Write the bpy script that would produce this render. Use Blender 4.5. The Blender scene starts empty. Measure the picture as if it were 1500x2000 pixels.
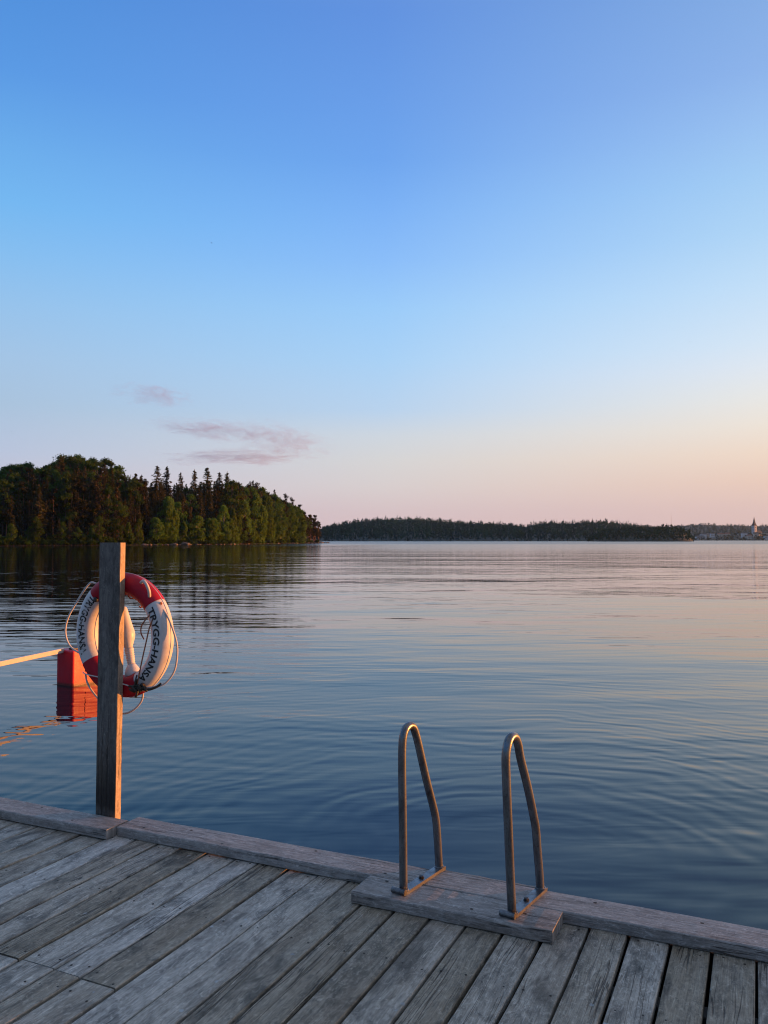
import bpy, bmesh, math, random
import numpy as np
from mathutils import Vector, Matrix
rng = np.random.default_rng(7)
random.seed(7)
SC = bpy.context.scene
COL = SC.collection
R = math.radians

# ------------------------------------------------------------------ camera
FPX = 1600.0                       # focal length in pixels of the 1500x2000 frame
EYE = 2.0                          # eye height over the lake; the deck is 0.5 m over it
PITCH = math.atan(54 / FPX)
cam = bpy.data.cameras.new('camera')
cam.sensor_fit = 'VERTICAL'
cam.sensor_height = 36
cam.sensor_width = 27
cam.lens = 36 * FPX / 2000
cam.clip_start = 0.05
cam.clip_end = 40000
cam_o = bpy.data.objects.new('camera', cam)
cam_o.location = (0, 0, EYE)
cam_o.rotation_euler = (R(90) + PITCH, 0, 0)
COL.objects.link(cam_o)
SC.camera = cam_o

# ------------------------------------------------------------------ light
SUN_AZ, SUN_EL = R(76), R(1.2)     # azimuth clockwise from +Y (the view direction)
sun = bpy.data.lights.new('sun', 'SUN')
sun.energy = 4.6
sun.angle = R(0.53)
sun.color = (1.0, 0.35, 0.075)
sun_o = bpy.data.objects.new('sun', sun)
COL.objects.link(sun_o)
sdir = Vector((math.sin(SUN_AZ) * math.cos(SUN_EL), math.cos(SUN_AZ) * math.cos(SUN_EL), math.sin(SUN_EL)))
sun_o.rotation_euler = (-sdir).to_track_quat('-Z', 'Y').to_euler()
sun_o.location = (60, 0, 40)

def lin(r, g, b):
    f = lambda c: (c / 255) / 12.92 if c / 255 <= 0.04045 else ((c / 255 + 0.055) / 1.055) ** 2.4
    return (f(r), f(g), f(b), 1)

world = bpy.data.worlds.new('World')
SC.world = world
world.use_nodes = True
wn, wl = world.node_tree.nodes, world.node_tree.links
wn.clear()
w_out = wn.new('ShaderNodeOutputWorld')
w_bg = wn.new('ShaderNodeBackground')
w_bg.inputs['Strength'].default_value = 0.05
wl.new(w_bg.outputs[0], w_out.inputs[0])
sky = wn.new('ShaderNodeTexSky')
sky.sky_type = 'NISHITA'
sky.sun_disc = False
sky.sun_elevation = SUN_EL
sky.sun_rotation = SUN_AZ
sky.altitude = 120
sky.air_density = 1.0
sky.dust_density = 0.6
sky.ozone_density = 3.0
tc = wn.new('ShaderNodeTexCoord')
sep = wn.new('ShaderNodeSeparateXYZ')
wl.new(tc.outputs['Generated'], sep.inputs[0])

def wmath(op, a, b=None, clamp=False):
    n = wn.new('ShaderNodeMath')
    n.operation = op
    n.use_clamp = clamp
    for i, v in enumerate((a, b)):
        if v is None: continue
        if isinstance(v, (int, float)): n.inputs[i].default_value = v
        else: wl.new(v, n.inputs[i])
    return n.outputs[0]

def wramp(stops):
    n = wn.new('ShaderNodeValToRGB')
    cr = n.color_ramp
    cr.interpolation = 'B_SPLINE' if False else 'LINEAR'
    while len(cr.elements) > 1: cr.elements.remove(cr.elements[-1])
    for i, (p, c) in enumerate(stops):
        e = cr.elements[0] if i == 0 else cr.elements.new(p)
        e.position = p
        e.color = lin(*c)
    wl.new(w_z, n.inputs[0])
    return n.outputs[0]

w_z = wmath('MAXIMUM', sep.outputs[2], 0.0)
w_h = wmath('SQRT', wmath('ADD', wmath('MULTIPLY', sep.outputs[0], sep.outputs[0]),
                          wmath('ADD', wmath('MULTIPLY', sep.outputs[1], sep.outputs[1]), 1e-6)))
w_az = wmath('DIVIDE', sep.outputs[0], w_h)
SKY_L = [(0, (204, 182, 194)), (.034, (203, 188, 200)), (.065, (196, 192, 208)), (.096, (183, 193, 215)), (.15, (167, 191, 216)),
         (.2, (160, 192, 224)), (.255, (147, 190, 230)), (.307, (130, 185, 234)), (.355, (114, 179, 235)), (.402, (105, 169, 230)),
         (.47, (88, 150, 222)), (.55, (77, 138, 212)), (.75, (112, 140, 184)), (1, (160, 164, 170))]
SKY_M = [(0, (214, 186, 187)), (.034, (215, 194, 195)), (.065, (214, 204, 203)), (.096, (211, 209, 209)), (.127, (202, 210, 219)),
         (.157, (181, 206, 232)), (.216, (165, 204, 240)), (.273, (151, 198, 243)), (.327, (134, 184, 243)), (.379, (120, 173, 239)),
         (.426, (107, 161, 232)), (.55, (95, 143, 218)), (.75, (120, 146, 188)), (1, (161, 165, 170))]
SKY_R = [(0, (214, 184, 181)), (.034, (220, 190, 184)), (.065, (229, 199, 184)), (.096, (234, 212, 195)), (.127, (232, 222, 211)),
         (.157, (226, 226, 224)), (.19, (217, 226, 236)), (.216, (207, 224, 240)), (.273, (189, 217, 242)), (.327, (170, 207, 240)),
         (.379, (157, 198, 238)), (.426, (147, 186, 234)), (.47, (136, 174, 228)), (.55, (124, 164, 219)), (.75, (128, 152, 192)), (1, (162, 166, 170))]
SKY_S = [(0, (255, 178, 96)), (.05, (255, 200, 128)), (.12, (252, 214, 165)), (.25, (226, 214, 206)), (.45, (170, 190, 226)),
         (.75, (134, 156, 194)), (1, (162, 166, 170))]

def wmix(f, a, b):
    n = wn.new('ShaderNodeMix')
    n.data_type = 'RGBA'
    wl.new(f, n.inputs[0]) if not isinstance(f, float) else setattr(n.inputs[0], 'default_value', f)
    wl.new(a, n.inputs[6]); wl.new(b, n.inputs[7])
    return n.outputs[2]

f1 = wmath('MULTIPLY', wmath('ADD', w_az, 0.42), 1 / 0.42, clamp=True)
f2 = wmath('MULTIPLY', w_az, 1 / 0.42, clamp=True)
f3 = wmath('MULTIPLY', wmath('SUBTRACT', w_az, 0.42), 1 / 0.58, clamp=True)
c = wmix(f1, wramp(SKY_L), wramp(SKY_M))
c = wmix(f2, c, wramp(SKY_R))
c = wmix(f3, c, wramp(SKY_S))
sc_ = wn.new('ShaderNodeVectorMath'); sc_.operation = 'SCALE'; sc_.inputs['Scale'].default_value = 11.2
# the sky behind the camera, away from the glow, is dimmer
f4 = wmath('MULTIPLY', wmath('ADD', wmath('DIVIDE', sep.outputs[1], w_h), 0.45), 1 / 1.1, clamp=True)
f5 = wmath('ADD', wmath('MULTIPLY', f4, 0.62), 0.38)
f6 = wmath('ADD', f5, wmath('MULTIPLY', w_z, w_z), clamp=True)
sv = wn.new('ShaderNodeVectorMath'); sv.operation = 'SCALE'
wl.new(c, sv.inputs[0]); wl.new(f6, sv.inputs['Scale'])
wl.new(sv.outputs[0], sc_.inputs[0])
w_final = wmix(0.05, sc_.outputs[0], sky.outputs[0])
wl.new(w_final, w_bg.inputs['Color'])

SC.view_settings.view_transform = 'Standard'
SC.view_settings.look = 'None'
SC.view_settings.gamma = 1
SC.view_settings.exposure = 1.0
SC.cycles.use_denoising = True
SC.cycles.pixel_filter_type = 'BLACKMAN_HARRIS'
SC.cycles.filter_width = 1.15
SC.cycles.max_bounces = 8
SC.cycles.sample_clamp_indirect = 6

# ------------------------------------------------------------------ helpers
def tag(o, label=None, cat=None, group=None, kind=None):
    if label: o['label'] = label
    if cat: o['category'] = cat
    if group: o['group'] = group
    if kind: o['kind'] = kind
    return o

def empty(name, loc=(0, 0, 0), rz=0, **kw):
    o = bpy.data.objects.new(name, None)
    o.empty_display_size = 0.2
    o.location = loc
    o.rotation_euler = (0, 0, rz)
    COL.objects.link(o)
    return tag(o, **kw)

class MB:
    """collects faces with uvs, a per-face 'tint' and material slots; build() links ONE mesh object"""
    def __init__(s):
        s.v, s.f, s.uv, s.t, s.m = [], [], [], [], []
    def add(s, verts, faces, uvs=None, tint=0.5, mat=0):
        o = len(s.v)
        s.v += [tuple(p) for p in verts]
        for i, f in enumerate(faces):
            s.f.append([k + o for k in f])
            s.uv.append(uvs[i] if uvs else [(0, 0)] * len(f))
            s.t.append(tint); s.m.append(mat)
    def plank(s, p0, p1, across, up, w, h, bev=0.004, tint=0.5, seed=None, wob=0.0, nseg=8, mat=0):
        """a timber from p0 to p1 (centre line of its bottom), w wide, h high, edges eased; uv = metres along/around the grain"""
        p0, p1 = Vector(p0), Vector(p1)
        ax = (p1 - p0); L = ax.length; ax.normalize()
        ac, up = Vector(across).normalized(), Vector(up).normalized()
        su, sv = (random.uniform(0, 90), random.uniform(0, 90)) if seed is None else seed
        prof = [(-w/2, bev*.6), (-w/2, h-bev), (-w/2+bev*.35, h-bev*.35), (-w/2+bev, h), (w/2-bev, h), (w/2-bev*.35, h-bev*.35),
                (w/2, h-bev), (w/2, bev*.6), (w/2-bev*.6, 0), (-w/2+bev*.6, 0)]
        n = len(prof)
        per = [0]
        for i in range(n):
            a, b = prof[i], prof[(i+1) % n]
            per.append(per[-1] + math.hypot(a[0]-b[0], a[1]-b[1]))
        rings = []
        vs = []
        wl_ = [random.gauss(0, wob) for _ in range(nseg+1)]
        wr_ = [random.gauss(0, wob) for _ in range(nseg+1)]
        wz_ = [random.gauss(0, wob*.6) for _ in range(nseg+1)]
        for k in range(nseg+1):
            c0 = p0 + ax * (L * k / nseg)
            for (x, z) in prof:
                xx = x + (wl_[k] if x < 0 else wr_[k])
                vs.append(c0 + ac*xx + up*(z + (wz_[k] if z > h*.4 else 0)))
        fs, us = [], []
        for k in range(nseg):
            for i in range(n):
                j = (i+1) % n
                fs.append([k*n+i, k*n+j, (k+1)*n+j, (k+1)*n+i])
                u0, u1 = su + L*k/nseg, su + L*(k+1)/nseg
                us.append([(u0, sv+per[i]), (u0, sv+per[i+1]), (u1, sv+per[i+1]), (u1, sv+per[i])])
        for k, rev in ((0, False), (nseg, True)):
            f = [k*n+i for i in range(n)]
            if not rev: f = f[::-1]
            fs.append(f)
            us.append([(su + 40 + prof[q % n][1]*.3, sv + prof[q % n][0]) for q in f])
        s.add(vs, fs, us, tint, mat)
    def box(s, c0, size, tint=0.5, mat=0, rot=None):
        x, y, z = (q/2 for q in size)
        vs = [Vector((a*x, b*y, d*z)) for a in (-1, 1) for b in (-1, 1) for d in (-1, 1)]
        if rot: vs = [rot @ v for v in vs]
        vs = [v + Vector(c0) for v in vs]
        s.add(vs, [[0,1,3,2],[4,6,7,5],[0,4,5,1],[2,3,7,6],[0,2,6,4],[1,5,7,3]], None, tint, mat)
    def tube(s, pts, r, n=12, cap=True, tint=.5, mat=0):
        pts = [Vector(p) for p in pts]
        rs = r if isinstance(r, (list, tuple)) else [r]*len(pts)
        vs, prev = [], None
        for i, p in enumerate(pts):
            t = (pts[min(i+1, len(pts)-1)] - pts[max(i-1, 0)]).normalized()
            if prev is None:
                prev = t.orthogonal().normalized()
            prev = (prev - t*prev.dot(t)).normalized()
            b = t.cross(prev)
            for k in range(n):
                a = 2*math.pi*k/n
                vs.append(p + (prev*math.cos(a) + b*math.sin(a))*rs[i])
        fs, us = [], []
        d = 0
        for i in range(len(pts)-1):
            d2 = d + (pts[i+1]-pts[i]).length
            for k in range(n):
                j = (k+1) % n
                fs.append([i*n+k, i*n+j, (i+1)*n+j, (i+1)*n+k])
                us.append([(d, k/n*.2), (d, (k+1)/n*.2), (d2, (k+1)/n*.2), (d2, k/n*.2)])
            d = d2
        if cap:
            fs.append(list(range(n))[::-1]); us.append([(0, 0)]*n)
            m = (len(pts)-1)*n
            fs.append([m+k for k in range(n)]); us.append([(0, 0)]*n)
        s.add(vs, fs, us, tint, mat)
    def lathe(s, prof, n=24, M=None, tint=.5, mat=0):
        """prof: (radius, height) pairs about local z"""
        vs = []
        for (r, z) in prof:
            for k in range(n):
                a = 2*math.pi*k/n
                v = Vector((r*math.cos(a), r*math.sin(a), z))
                vs.append(M @ v if M else v)
        fs = []
        for i in range(len(prof)-1):
            for k in range(n):
                j = (k+1) % n
                fs.append([i*n+k, i*n+j, (i+1)*n+j, (i+1)*n+k])
        fs.append(list(range(n))[::-1]); m = (len(prof)-1)*n
        fs.append([m+k for k in range(n)])
        s.add(vs, fs, None, tint, mat)
    def build(s, name, mats, parent=None, smooth=False, **kw):
        me = bpy.data.meshes.new(name)
        me.from_pydata(s.v, [], s.f)
        ul = me.uv_layers.new(name='UVMap')
        flat = [c for f in s.uv for p in f for c in p]
        ul.data.foreach_set('uv', flat)
        at = me.attributes.new('tint', 'FLOAT', 'FACE')
        at.data.foreach_set('value', s.t)
        for m in (mats if isinstance(mats, (list, tuple)) else [mats]): me.materials.append(m)
        me.polygons.foreach_set('material_index', s.m)
        if smooth: me.polygons.foreach_set('use_smooth', [True]*len(s.f))
        me.update()
        o = bpy.data.objects.new(name, me)
        COL.objects.link(o)
        if parent: o.parent = parent
        return tag(o, **kw)

def smooth_path(pts, sub=6):
    """Catmull-Rom through the points"""
    P = [Vector(p) for p in pts]
    P = [P[0]*2 - P[1]] + P + [P[-1]*2 - P[-2]]
    out = []
    for i in range(1, len(P)-2):
        for k in range(sub):
            t = k/sub
            a, b, c_, d = P[i-1], P[i], P[i+1], P[i+2]
            out.append(0.5*((2*b) + (c_-a)*t + (2*a-5*b+4*c_-d)*t*t + (3*b-a-3*c_+d)*t**3))
    out.append(P[-2])
    return out

# ------------------------------------------------------------------ materials
class NT:
    def __init__(s, name):
        s.mat = bpy.data.materials.new(name)
        s.mat.use_nodes = True
        s.n, s.l = s.mat.node_tree.nodes, s.mat.node_tree.links
        s.n.clear()
        s.out = s.n.new('ShaderNodeOutputMaterial')
    def new(s, t, **kw):
        n = s.n.new('ShaderNode' + t)
        for k, v in kw.items(): setattr(n, k, v)
        return n
    def put(s, sock, v):
        if hasattr(v, 'is_output') or isinstance(v, bpy.types.NodeSocket): s.l.new(v, sock)
        else: sock.default_value = v
    def math(s, op, a, b=None, c=None, clamp=False):
        n = s.new('Math', operation=op, use_clamp=clamp)
        for i, v in enumerate((a, b, c)):
            if v is not None: s.put(n.inputs[i], v)
        return n.outputs[0]
    def mix(s, f, a, b, blend='MIX'):
        n = s.new('Mix', data_type='RGBA', blend_type=blend)
        s.put(n.inputs[0], f); s.put(n.inputs[6], a); s.put(n.inputs[7], b)
        return n.outputs[2]
    def noise(s, vec, scale, detail=4, rough=.55, dist=0.0, out=0):
        n = s.new('TexNoise')
        s.put(n.inputs['Vector'], vec)
        n.inputs['Scale'].default_value = scale
        n.inputs['Detail'].default_value = detail
        n.inputs['Roughness'].default_value = rough
        n.inputs['Distortion'].default_value = dist
        return n.outputs[out]
    def ramp(s, f, stops):
        n = s.new('ValToRGB')
        cr = n.color_ramp
        while len(cr.elements) > 1: cr.elements.remove(cr.elements[-1])
        for i, (p, c_) in enumerate(stops):
            e = cr.elements[0] if i == 0 else cr.elements.new(p)
            e.position = p
            e.color = (c_, c_, c_, 1) if isinstance(c_, (int, float)) else (*c_, 1)
        s.put(n.inputs[0], f)
        return n.outputs[0]
    def mapping(s, vec, scale=(1, 1, 1), loc=(0, 0, 0), rot=(0, 0, 0)):
        n = s.new('Mapping')
        s.put(n.inputs[0], vec)
        n.inputs['Scale'].default_value = scale
        n.inputs['Location'].default_value = loc
        n.inputs['Rotation'].default_value = rot
        return n.outputs[0]
    def bump(s, h, strength=1, dist=1, normal=None):
        n = s.new('Bump')
        n.inputs['Strength'].default_value = strength
        n.inputs['Distance'].default_value = dist
        s.put(n.inputs['Height'], h)
        if normal is not None: s.put(n.inputs['Normal'], normal)
        return n.outputs[0]
    def bsdf(s, color, rough=.6, normal=None, metal=0.0, spec=None, ior=None):
        n = s.new('BsdfPrincipled')
        s.put(n.inputs['Base Color'], color)
        s.put(n.inputs['Roughness'], rough)
        s.put(n.inputs['Metallic'], metal)
        if normal is not None: s.put(n.inputs['Normal'], normal)
        if spec is not None: s.put(n.inputs['Specular IOR Level'], spec)
        if ior is not None: n.inputs['IOR'].default_value = ior
        s.l.new(n.outputs[0], s.out.inputs[0])
        return n

def wood(name, dark, mid, light, moss=.5, spots=.5, warm=(.20, .13, .08), knots=.4, stain=None):
    t = NT(name)
    uv = t.new('UVMap', uv_map='UVMap').outputs[0]
    tint = t.new('Attribute', attribute_name='tint').outputs['Fac']
    # knots: rare stretched cells that bend the grain round them
    kv = t.mapping(uv, (1.15, 7.0, 1))
    vor = t.new('TexVoronoi', feature='F1')
    t.put(vor.inputs['Vector'], kv); vor.inputs['Scale'].default_value = 1.0; vor.inputs['Randomness'].default_value = 1.0
    kd = vor.outputs['Distance']
    krnd = t.new('SeparateColor'); t.put(krnd.inputs[0], vor.outputs['Color'])
    kon = t.math('GREATER_THAN', krnd.outputs[0], knots)
    knot = t.math('MULTIPLY', t.ramp(kd, [(0, 1), (.07, .9), (.13, 0)]), kon)
    kbend = t.math('MULTIPLY', t.ramp(kd, [(0, 1), (.45, 0)]), kon)
    warp = t.noise(t.mapping(uv, (1.3, 3, 1)), 1.6, 3, .5)
    sepu = t.new('SeparateXYZ'); t.put(sepu.inputs[0], uv)
    v2 = t.math('ADD', sepu.outputs[1], t.math('ADD', t.math('MULTIPLY', warp, .03), t.math('MULTIPLY', kbend, .022)))
    comb = t.new('CombineXYZ')
    t.put(comb.inputs[0], sepu.outputs[0]); t.put(comb.inputs[1], v2)
    g = comb.outputs[0]
    grain = t.noise(t.mapping(g, (1.6, 60, 1)), 1.0, 6, .62)
    rings = t.noise(t.mapping(g, (.55, 15, 1)), 1.0, 3, .5)
    fibre = t.noise(t.mapping(g, (9, 260, 1)), 1.0, 3, .7)
    blot = t.noise(t.mapping(uv, (2.0, 5.0, 1)), 1.9, 7, .70, .9)
    blot2 = t.noise(t.mapping(uv, (6, 10, 1)), 2.2, 7, .76, 1.1)
    scuff = t.noise(t.mapping(uv, (16, 22, 1), rot=(0, 0, .5)), 2.3, 5, .72, 1.4)
    f = t.math('ADD', t.math('MULTIPLY', grain, .36), t.math('ADD', t.math('MULTIPLY', rings, .34), t.math('MULTIPLY', blot2, .30)))
    base = t.ramp(f, [(.30, dark), (.46, mid), (.62, light), (.75, mid)])
    base = t.mix(t.math('MULTIPLY', t.ramp(fibre, [(.40, 1), (.56, 0)]), .42), base, (*[q*.45 for q in dark], 1))
    base = t.mix(t.math('MULTIPLY', t.ramp(blot, [(.48, 0), (.70, 1)]), moss), base, (.030, .032, .030, 1))
    base = t.mix(t.math('MULTIPLY', t.ramp(blot2, [(.54, 0), (.72, 1)]), moss*.9), base, (.022, .022, .020, 1))
    base = t.mix(t.math('MULTIPLY', t.ramp(scuff, [(.54, 0), (.70, 1)]), .55), base, (*[min(1, q*1.55) for q in light], 1))
    wv = t.noise(t.mapping(uv, (1.2, 4, 1), loc=(30, 7, 0)), 1.3, 3, .5)
    base = t.mix(t.math('MULTIPLY', t.ramp(wv, [(.52, 0), (.75, 1)]), .45), base, (*warm, 1))
    # dry cracks along the grain
    ck = t.noise(t.mapping(g, (1.1, 38, 1), loc=(5, 3, 0)), 1.0, 2, .4)
    ckm = t.noise(t.mapping(uv, (1.1, 3.5, 1), loc=(11, 2, 0)), 1.1, 2, .5)
    crack = t.math('MULTIPLY', t.ramp(ck, [(.485, 0), (.498, 1), (.502, 1), (.515, 0)]), t.ramp(ckm, [(.5, 0), (.58, 1)]))
    base = t.mix(t.math('MULTIPLY', crack, .8), base, (.012, .010, .009, 1))
    base = t.mix(t.math('MULTIPLY', knot, .8), base, (.030, .024, .020, 1))
    # pale lichen specks and bird lime
    sp = t.new('TexVoronoi', feature='F1'); t.put(sp.inputs['Vector'], t.mapping(uv, (10, 10, 1))); sp.inputs['Scale'].default_value = 1.3
    spd = t.math('ADD', sp.outputs['Distance'], t.math('MULTIPLY', t.noise(uv, 70, 3, .7), .22))
    sr = t.new('SeparateColor'); t.put(sr.inputs[0], sp.outputs['Color'])
    speck = t.math('MULTIPLY', t.math('LESS_THAN', spd, .21), t.math('GREATER_THAN', sr.outputs[1], .80))
    base = t.mix(t.math('MULTIPLY', speck, spots), base, (.42, .44, .44, 1))
    # mottled greying, a couple of centimetres across
    mo = t.noise(t.mapping(uv, (20, 46, 1)), 1.0, 5, .72, .9)
    base = t.mix(t.ramp(mo, [(.36, .34), (.50, 0)]), base, (*[q*.40 for q in dark], 1))
    base = t.mix(t.ramp(mo, [(.53, 0), (.70, .24)]), base, (*[min(1, q*1.35) for q in light], 1))
    # fine pale scratches lying across the grain
    for (ro, sd) in ((.55, 0), (-.7, 20)):
        sm = t.noise(t.mapping(uv, (5, 70, 1), rot=(0, 0, ro), loc=(sd, 3, 0)), 1.4, 3, .6, .8)
        mk = t.noise(t.mapping(uv, (3, 5, 1), loc=(sd+4, 1, 0)), 1.6, 3, .6)
        base = t.mix(t.math('MULTIPLY', t.math('MULTIPLY', t.ramp(sm, [(.60, 0), (.68, 1)]), t.ramp(mk, [(.48, 0), (.62, 1)])), .5), base, (*[min(1, q*1.5) for q in light], 1))
    # dark damp stains with soft rims
    st = t.noise(t.mapping(uv, (1.5, 3.4, 1), loc=(17, 9, 0)), 2.0, 6, .6, .7)
    base = t.mix(t.math('MULTIPLY', t.ramp(st, [(.56, 0), (.66, 1)]), moss*.75), base, (*[q*.34 for q in dark], 1))
    if stain:                                          # tarred foot of the post
        zz_ = t.math('SUBTRACT', sepu.outputs[0], stain)
        zz_ = t.math('ADD', zz_, t.math('MULTIPLY', t.math('SUBTRACT', t.noise(t.mapping(uv, (6, 26, 1)), 1.5, 4, .6), .5), .10))
        base = t.mix(t.math('MULTIPLY', t.ramp(zz_, [(.06, .35), (.10, 1), (.17, .95), (.46, 0)]), .88), base, (.012, .011, .010, 1))
    # each timber its own tone
    hs = t.new('HueSaturation')
    t.put(hs.inputs['Color'], base)
    t.put(hs.inputs['Value'], t.math('ADD', t.math('MULTIPLY', tint, .62), .68))
    t.put(hs.inputs['Saturation'], t.math('SUBTRACT', 1.45, t.math('MULTIPLY', tint, .8)))
    h = t.math('ADD', t.math('MULTIPLY', grain, .0026), t.math('ADD', t.math('MULTIPLY', fibre, .0007), t.math('MULTIPLY', blot2, .0014)))
    h = t.math('SUBTRACT', h, t.math('ADD', t.math('MULTIPLY', crack, .003), t.math('MULTIPLY', knot, .0007)))
    rough = t.math('ADD', t.math('MULTIPLY', grain, .2), .58)
    t.bsdf(hs.outputs[0], rough, t.bump(h, 1.0, 1.0), spec=.35)
    return t.mat

def paint(name, color, rough=.45, dirt=.3, dirtc=(.10, .08, .06), scale=9, bumpd=.0006, spec=.5):
    t = NT(name)
    co = t.new('TexCoord').outputs['Object']
    n = t.noise(co, scale, 6, .65, .4)
    n2 = t.noise(t.mapping(co, (1, 1, .35)), scale*4, 4, .6)
    f = t.math('MULTIPLY', t.ramp(n, [(.46, 0), (.72, 1)]), dirt)
    c1 = t.mix(f, (*color, 1), (*dirtc, 1))
    c1 = t.mix(t.math('MULTIPLY', t.ramp(n2, [(.55, 0), (.75, 1)]), dirt*.6), c1, (*dirtc, 1))
    t.bsdf(c1, t.math('ADD', t.math('MULTIPLY', n2, .25), rough-.1), t.bump(n2, 1, bumpd), spec=spec)
    return t.mat

def metal(name):
    t = NT(name)
    co = t.new('TexCoord').outputs['Object']
    n = t.noise(t.mapping(co, (1, 1, .3)), 22, 6, .68, .6)
    n2 = t.noise(co, 120, 4, .6)
    col = t.mix(t.ramp(n, [(.40, 0), (.68, 1)]), (.21, .225, .24, 1), (.075, .075, .08, 1))
    col = t.mix(t.math('MULTIPLY', t.ramp(n2, [(.57, 0), (.70, 1)]), .6), col, (.07, .048, .036, 1))
    t.bsdf(col, t.math('ADD', t.math('MULTIPLY', n, .3), .17), t.bump(n2, 1, .0005), metal=.72)
    return t.mat

def foliage(name, c1, c2, c3, trans=.25, scale=.55):
    t = NT(name)
    geo = t.new('NewGeometry')
    oi = t.new('ObjectInfo')
    isl = geo.outputs['Random Per Island']
    n = t.noise(geo.outputs['Position'], scale, 3, .6)
    col = t.mix(t.ramp(n, [(.35, 0), (.65, 1)]), (*c1, 1), (*c2, 1))
    col = t.mix(t.math('MULTIPLY', isl, .55), col, (*c3, 1))
    hs = t.new('HueSaturation')
    t.put(hs.inputs['Color'], col)
    t.put(hs.inputs['Value'], t.math('ADD', t.math('MULTIPLY', oi.outputs['Random'], .6), .7))
    t.put(hs.inputs['Hue'], t.math('ADD', t.math('MULTIPLY', oi.outputs['Random'], .03), .485))
    d = t.new('BsdfDiffuse'); t.put(d.inputs[0], hs.outputs[0])
    tr = t.new('BsdfTranslucent'); t.put(tr.inputs[0], hs.outputs[0])
    m = t.new('MixShader'); m.inputs[0].default_value = trans
    t.l.new(d.outputs[0], m.inputs[1]); t.l.new(tr.outputs[0], m.inputs[2])
    t.l.new(m.outputs[0], t.out.inputs[0])
    return t.mat

def plain(name, c1, c2, scale=3, rough=.85, metal_=0.0):
    t = NT(name)
    n = t.noise(t.new('TexCoord').outputs['Object'], scale, 5, .6)
    t.bsdf(t.mix(t.ramp(n, [(.35, 0), (.65, 1)]), (*c1, 1), (*c2, 1)), rough, metal=metal_)
    return t.mat

M = {}
M['deck'] = wood('weathered_deck_wood', (.215, .176, .130), (.405, .348, .272), (.58, .51, .42), moss=.85, spots=.8, warm=(.26, .19, .13))
M['kerb'] = wood('weathered_kerb_wood', (.15, .132, .118), (.31, .285, .26), (.46, .43, .40), moss=.38, spots=.25, warm=(.23, .16, .11))
M['post'] = wood('post_wood', (.080, .074, .066), (.155, .145, .132), (.235, .222, .205), moss=.55, spots=.0, warm=(.24, .18, .12), knots=.15, stain=12.3)
M['post_sunlit_edge'] = wood('post_sunlit_edge_wood', (.20, .15, .10), (.40, .31, .22), (.52, .42, .31), moss=.30, spots=.0, warm=(.42, .26, .13))  # paler, warmer post wood, the low sun's glow put into its colour
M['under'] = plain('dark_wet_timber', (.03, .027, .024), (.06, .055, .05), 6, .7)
M['screw'] = plain('rusty_screw', (.02, .015, .012), (.05, .035, .025), 50, .6, .5)
M['steel'] = metal('worn_galvanised_steel')
M['ring_white'] = paint('ring_white_plastic', (.66, .66, .66), .44, .46, (.34, .29, .23), 9)
M['ring_red'] = paint('ring_red_fabric', (.40, .003, .018), .5, .25, (.20, .01, .012), 6, .0008, .3)
def float_paint():
    t = NT('float_red_plastic')
    co = t.new('TexCoord').outputs['Object']
    sp = t.new('SeparateXYZ'); t.put(sp.inputs[0], co)
    n = t.noise(co, 4, 6, .65, .5)
    n2 = t.noise(t.mapping(co, (1, 1, .2)), 26, 4, .6)
    c_ = t.mix(t.math('MULTIPLY', t.ramp(n, [(.42, 0), (.7, 1)]), .45), (.62, .012, .032, 1), (.50, .05, .07, 1))
    c_ = t.mix(t.math('MULTIPLY', t.ramp(n2, [(.56, 0), (.74, 1)]), .35), c_, (.30, .012, .025, 1))
    zz_ = t.math('ADD', sp.outputs[2], t.math('MULTIPLY', t.math('SUBTRACT', n2, .5), .035))
    c_ = t.mix(t.math('MULTIPLY', t.ramp(zz_, [(.018, 1), (.05, 0)]), .85), c_, (.075, .022, .018, 1))
    t.bsdf(c_, t.math('ADD', t.math('MULTIPLY', n2, .25), .28), t.bump(n, 1, .004), spec=.4)
    return t.mat
M['float_red'] = float_paint()
M['rope'] = paint('white_rope', (.62, .58, .54), .7, .3, (.34, .27, .2), 30)
M['cord'] = paint('orange_brown_cord', (.40, .14, .07), .7, .45, (.10, .05, .03), 40)
M['knot'] = paint('dark_knot_tape', (.025, .02, .016), .6, .3, (.08, .06, .03), 60)
M['zinc'] = paint('boom_zinc', (.52, .50, .47), .45, .3, (.28, .24, .20), 12, .0006, .5)
M['boltblk'] = plain('dark_bolt', (.02, .02, .022), (.05, .05, .05), 30, .5, .4)

def ink(name, lo, hi):
    """printed lettering, worn through to the white plastic in patches"""
    t = NT(name)
    co = t.new('TexCoord').outputs['Object']
    n = t.noise(co, 34, 5, .7, .3)
    worn = t.ramp(n, [(lo, 0), (hi, 1)])
    t.bsdf(t.mix(worn, (.010, .010, .013, 1), (.62, .62, .62, 1)), .5)
    return t.mat
M['ink'] = ink('black_print', .66, .78)
M['ink_worn'] = ink('worn_black_print', .53, .64)

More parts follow.
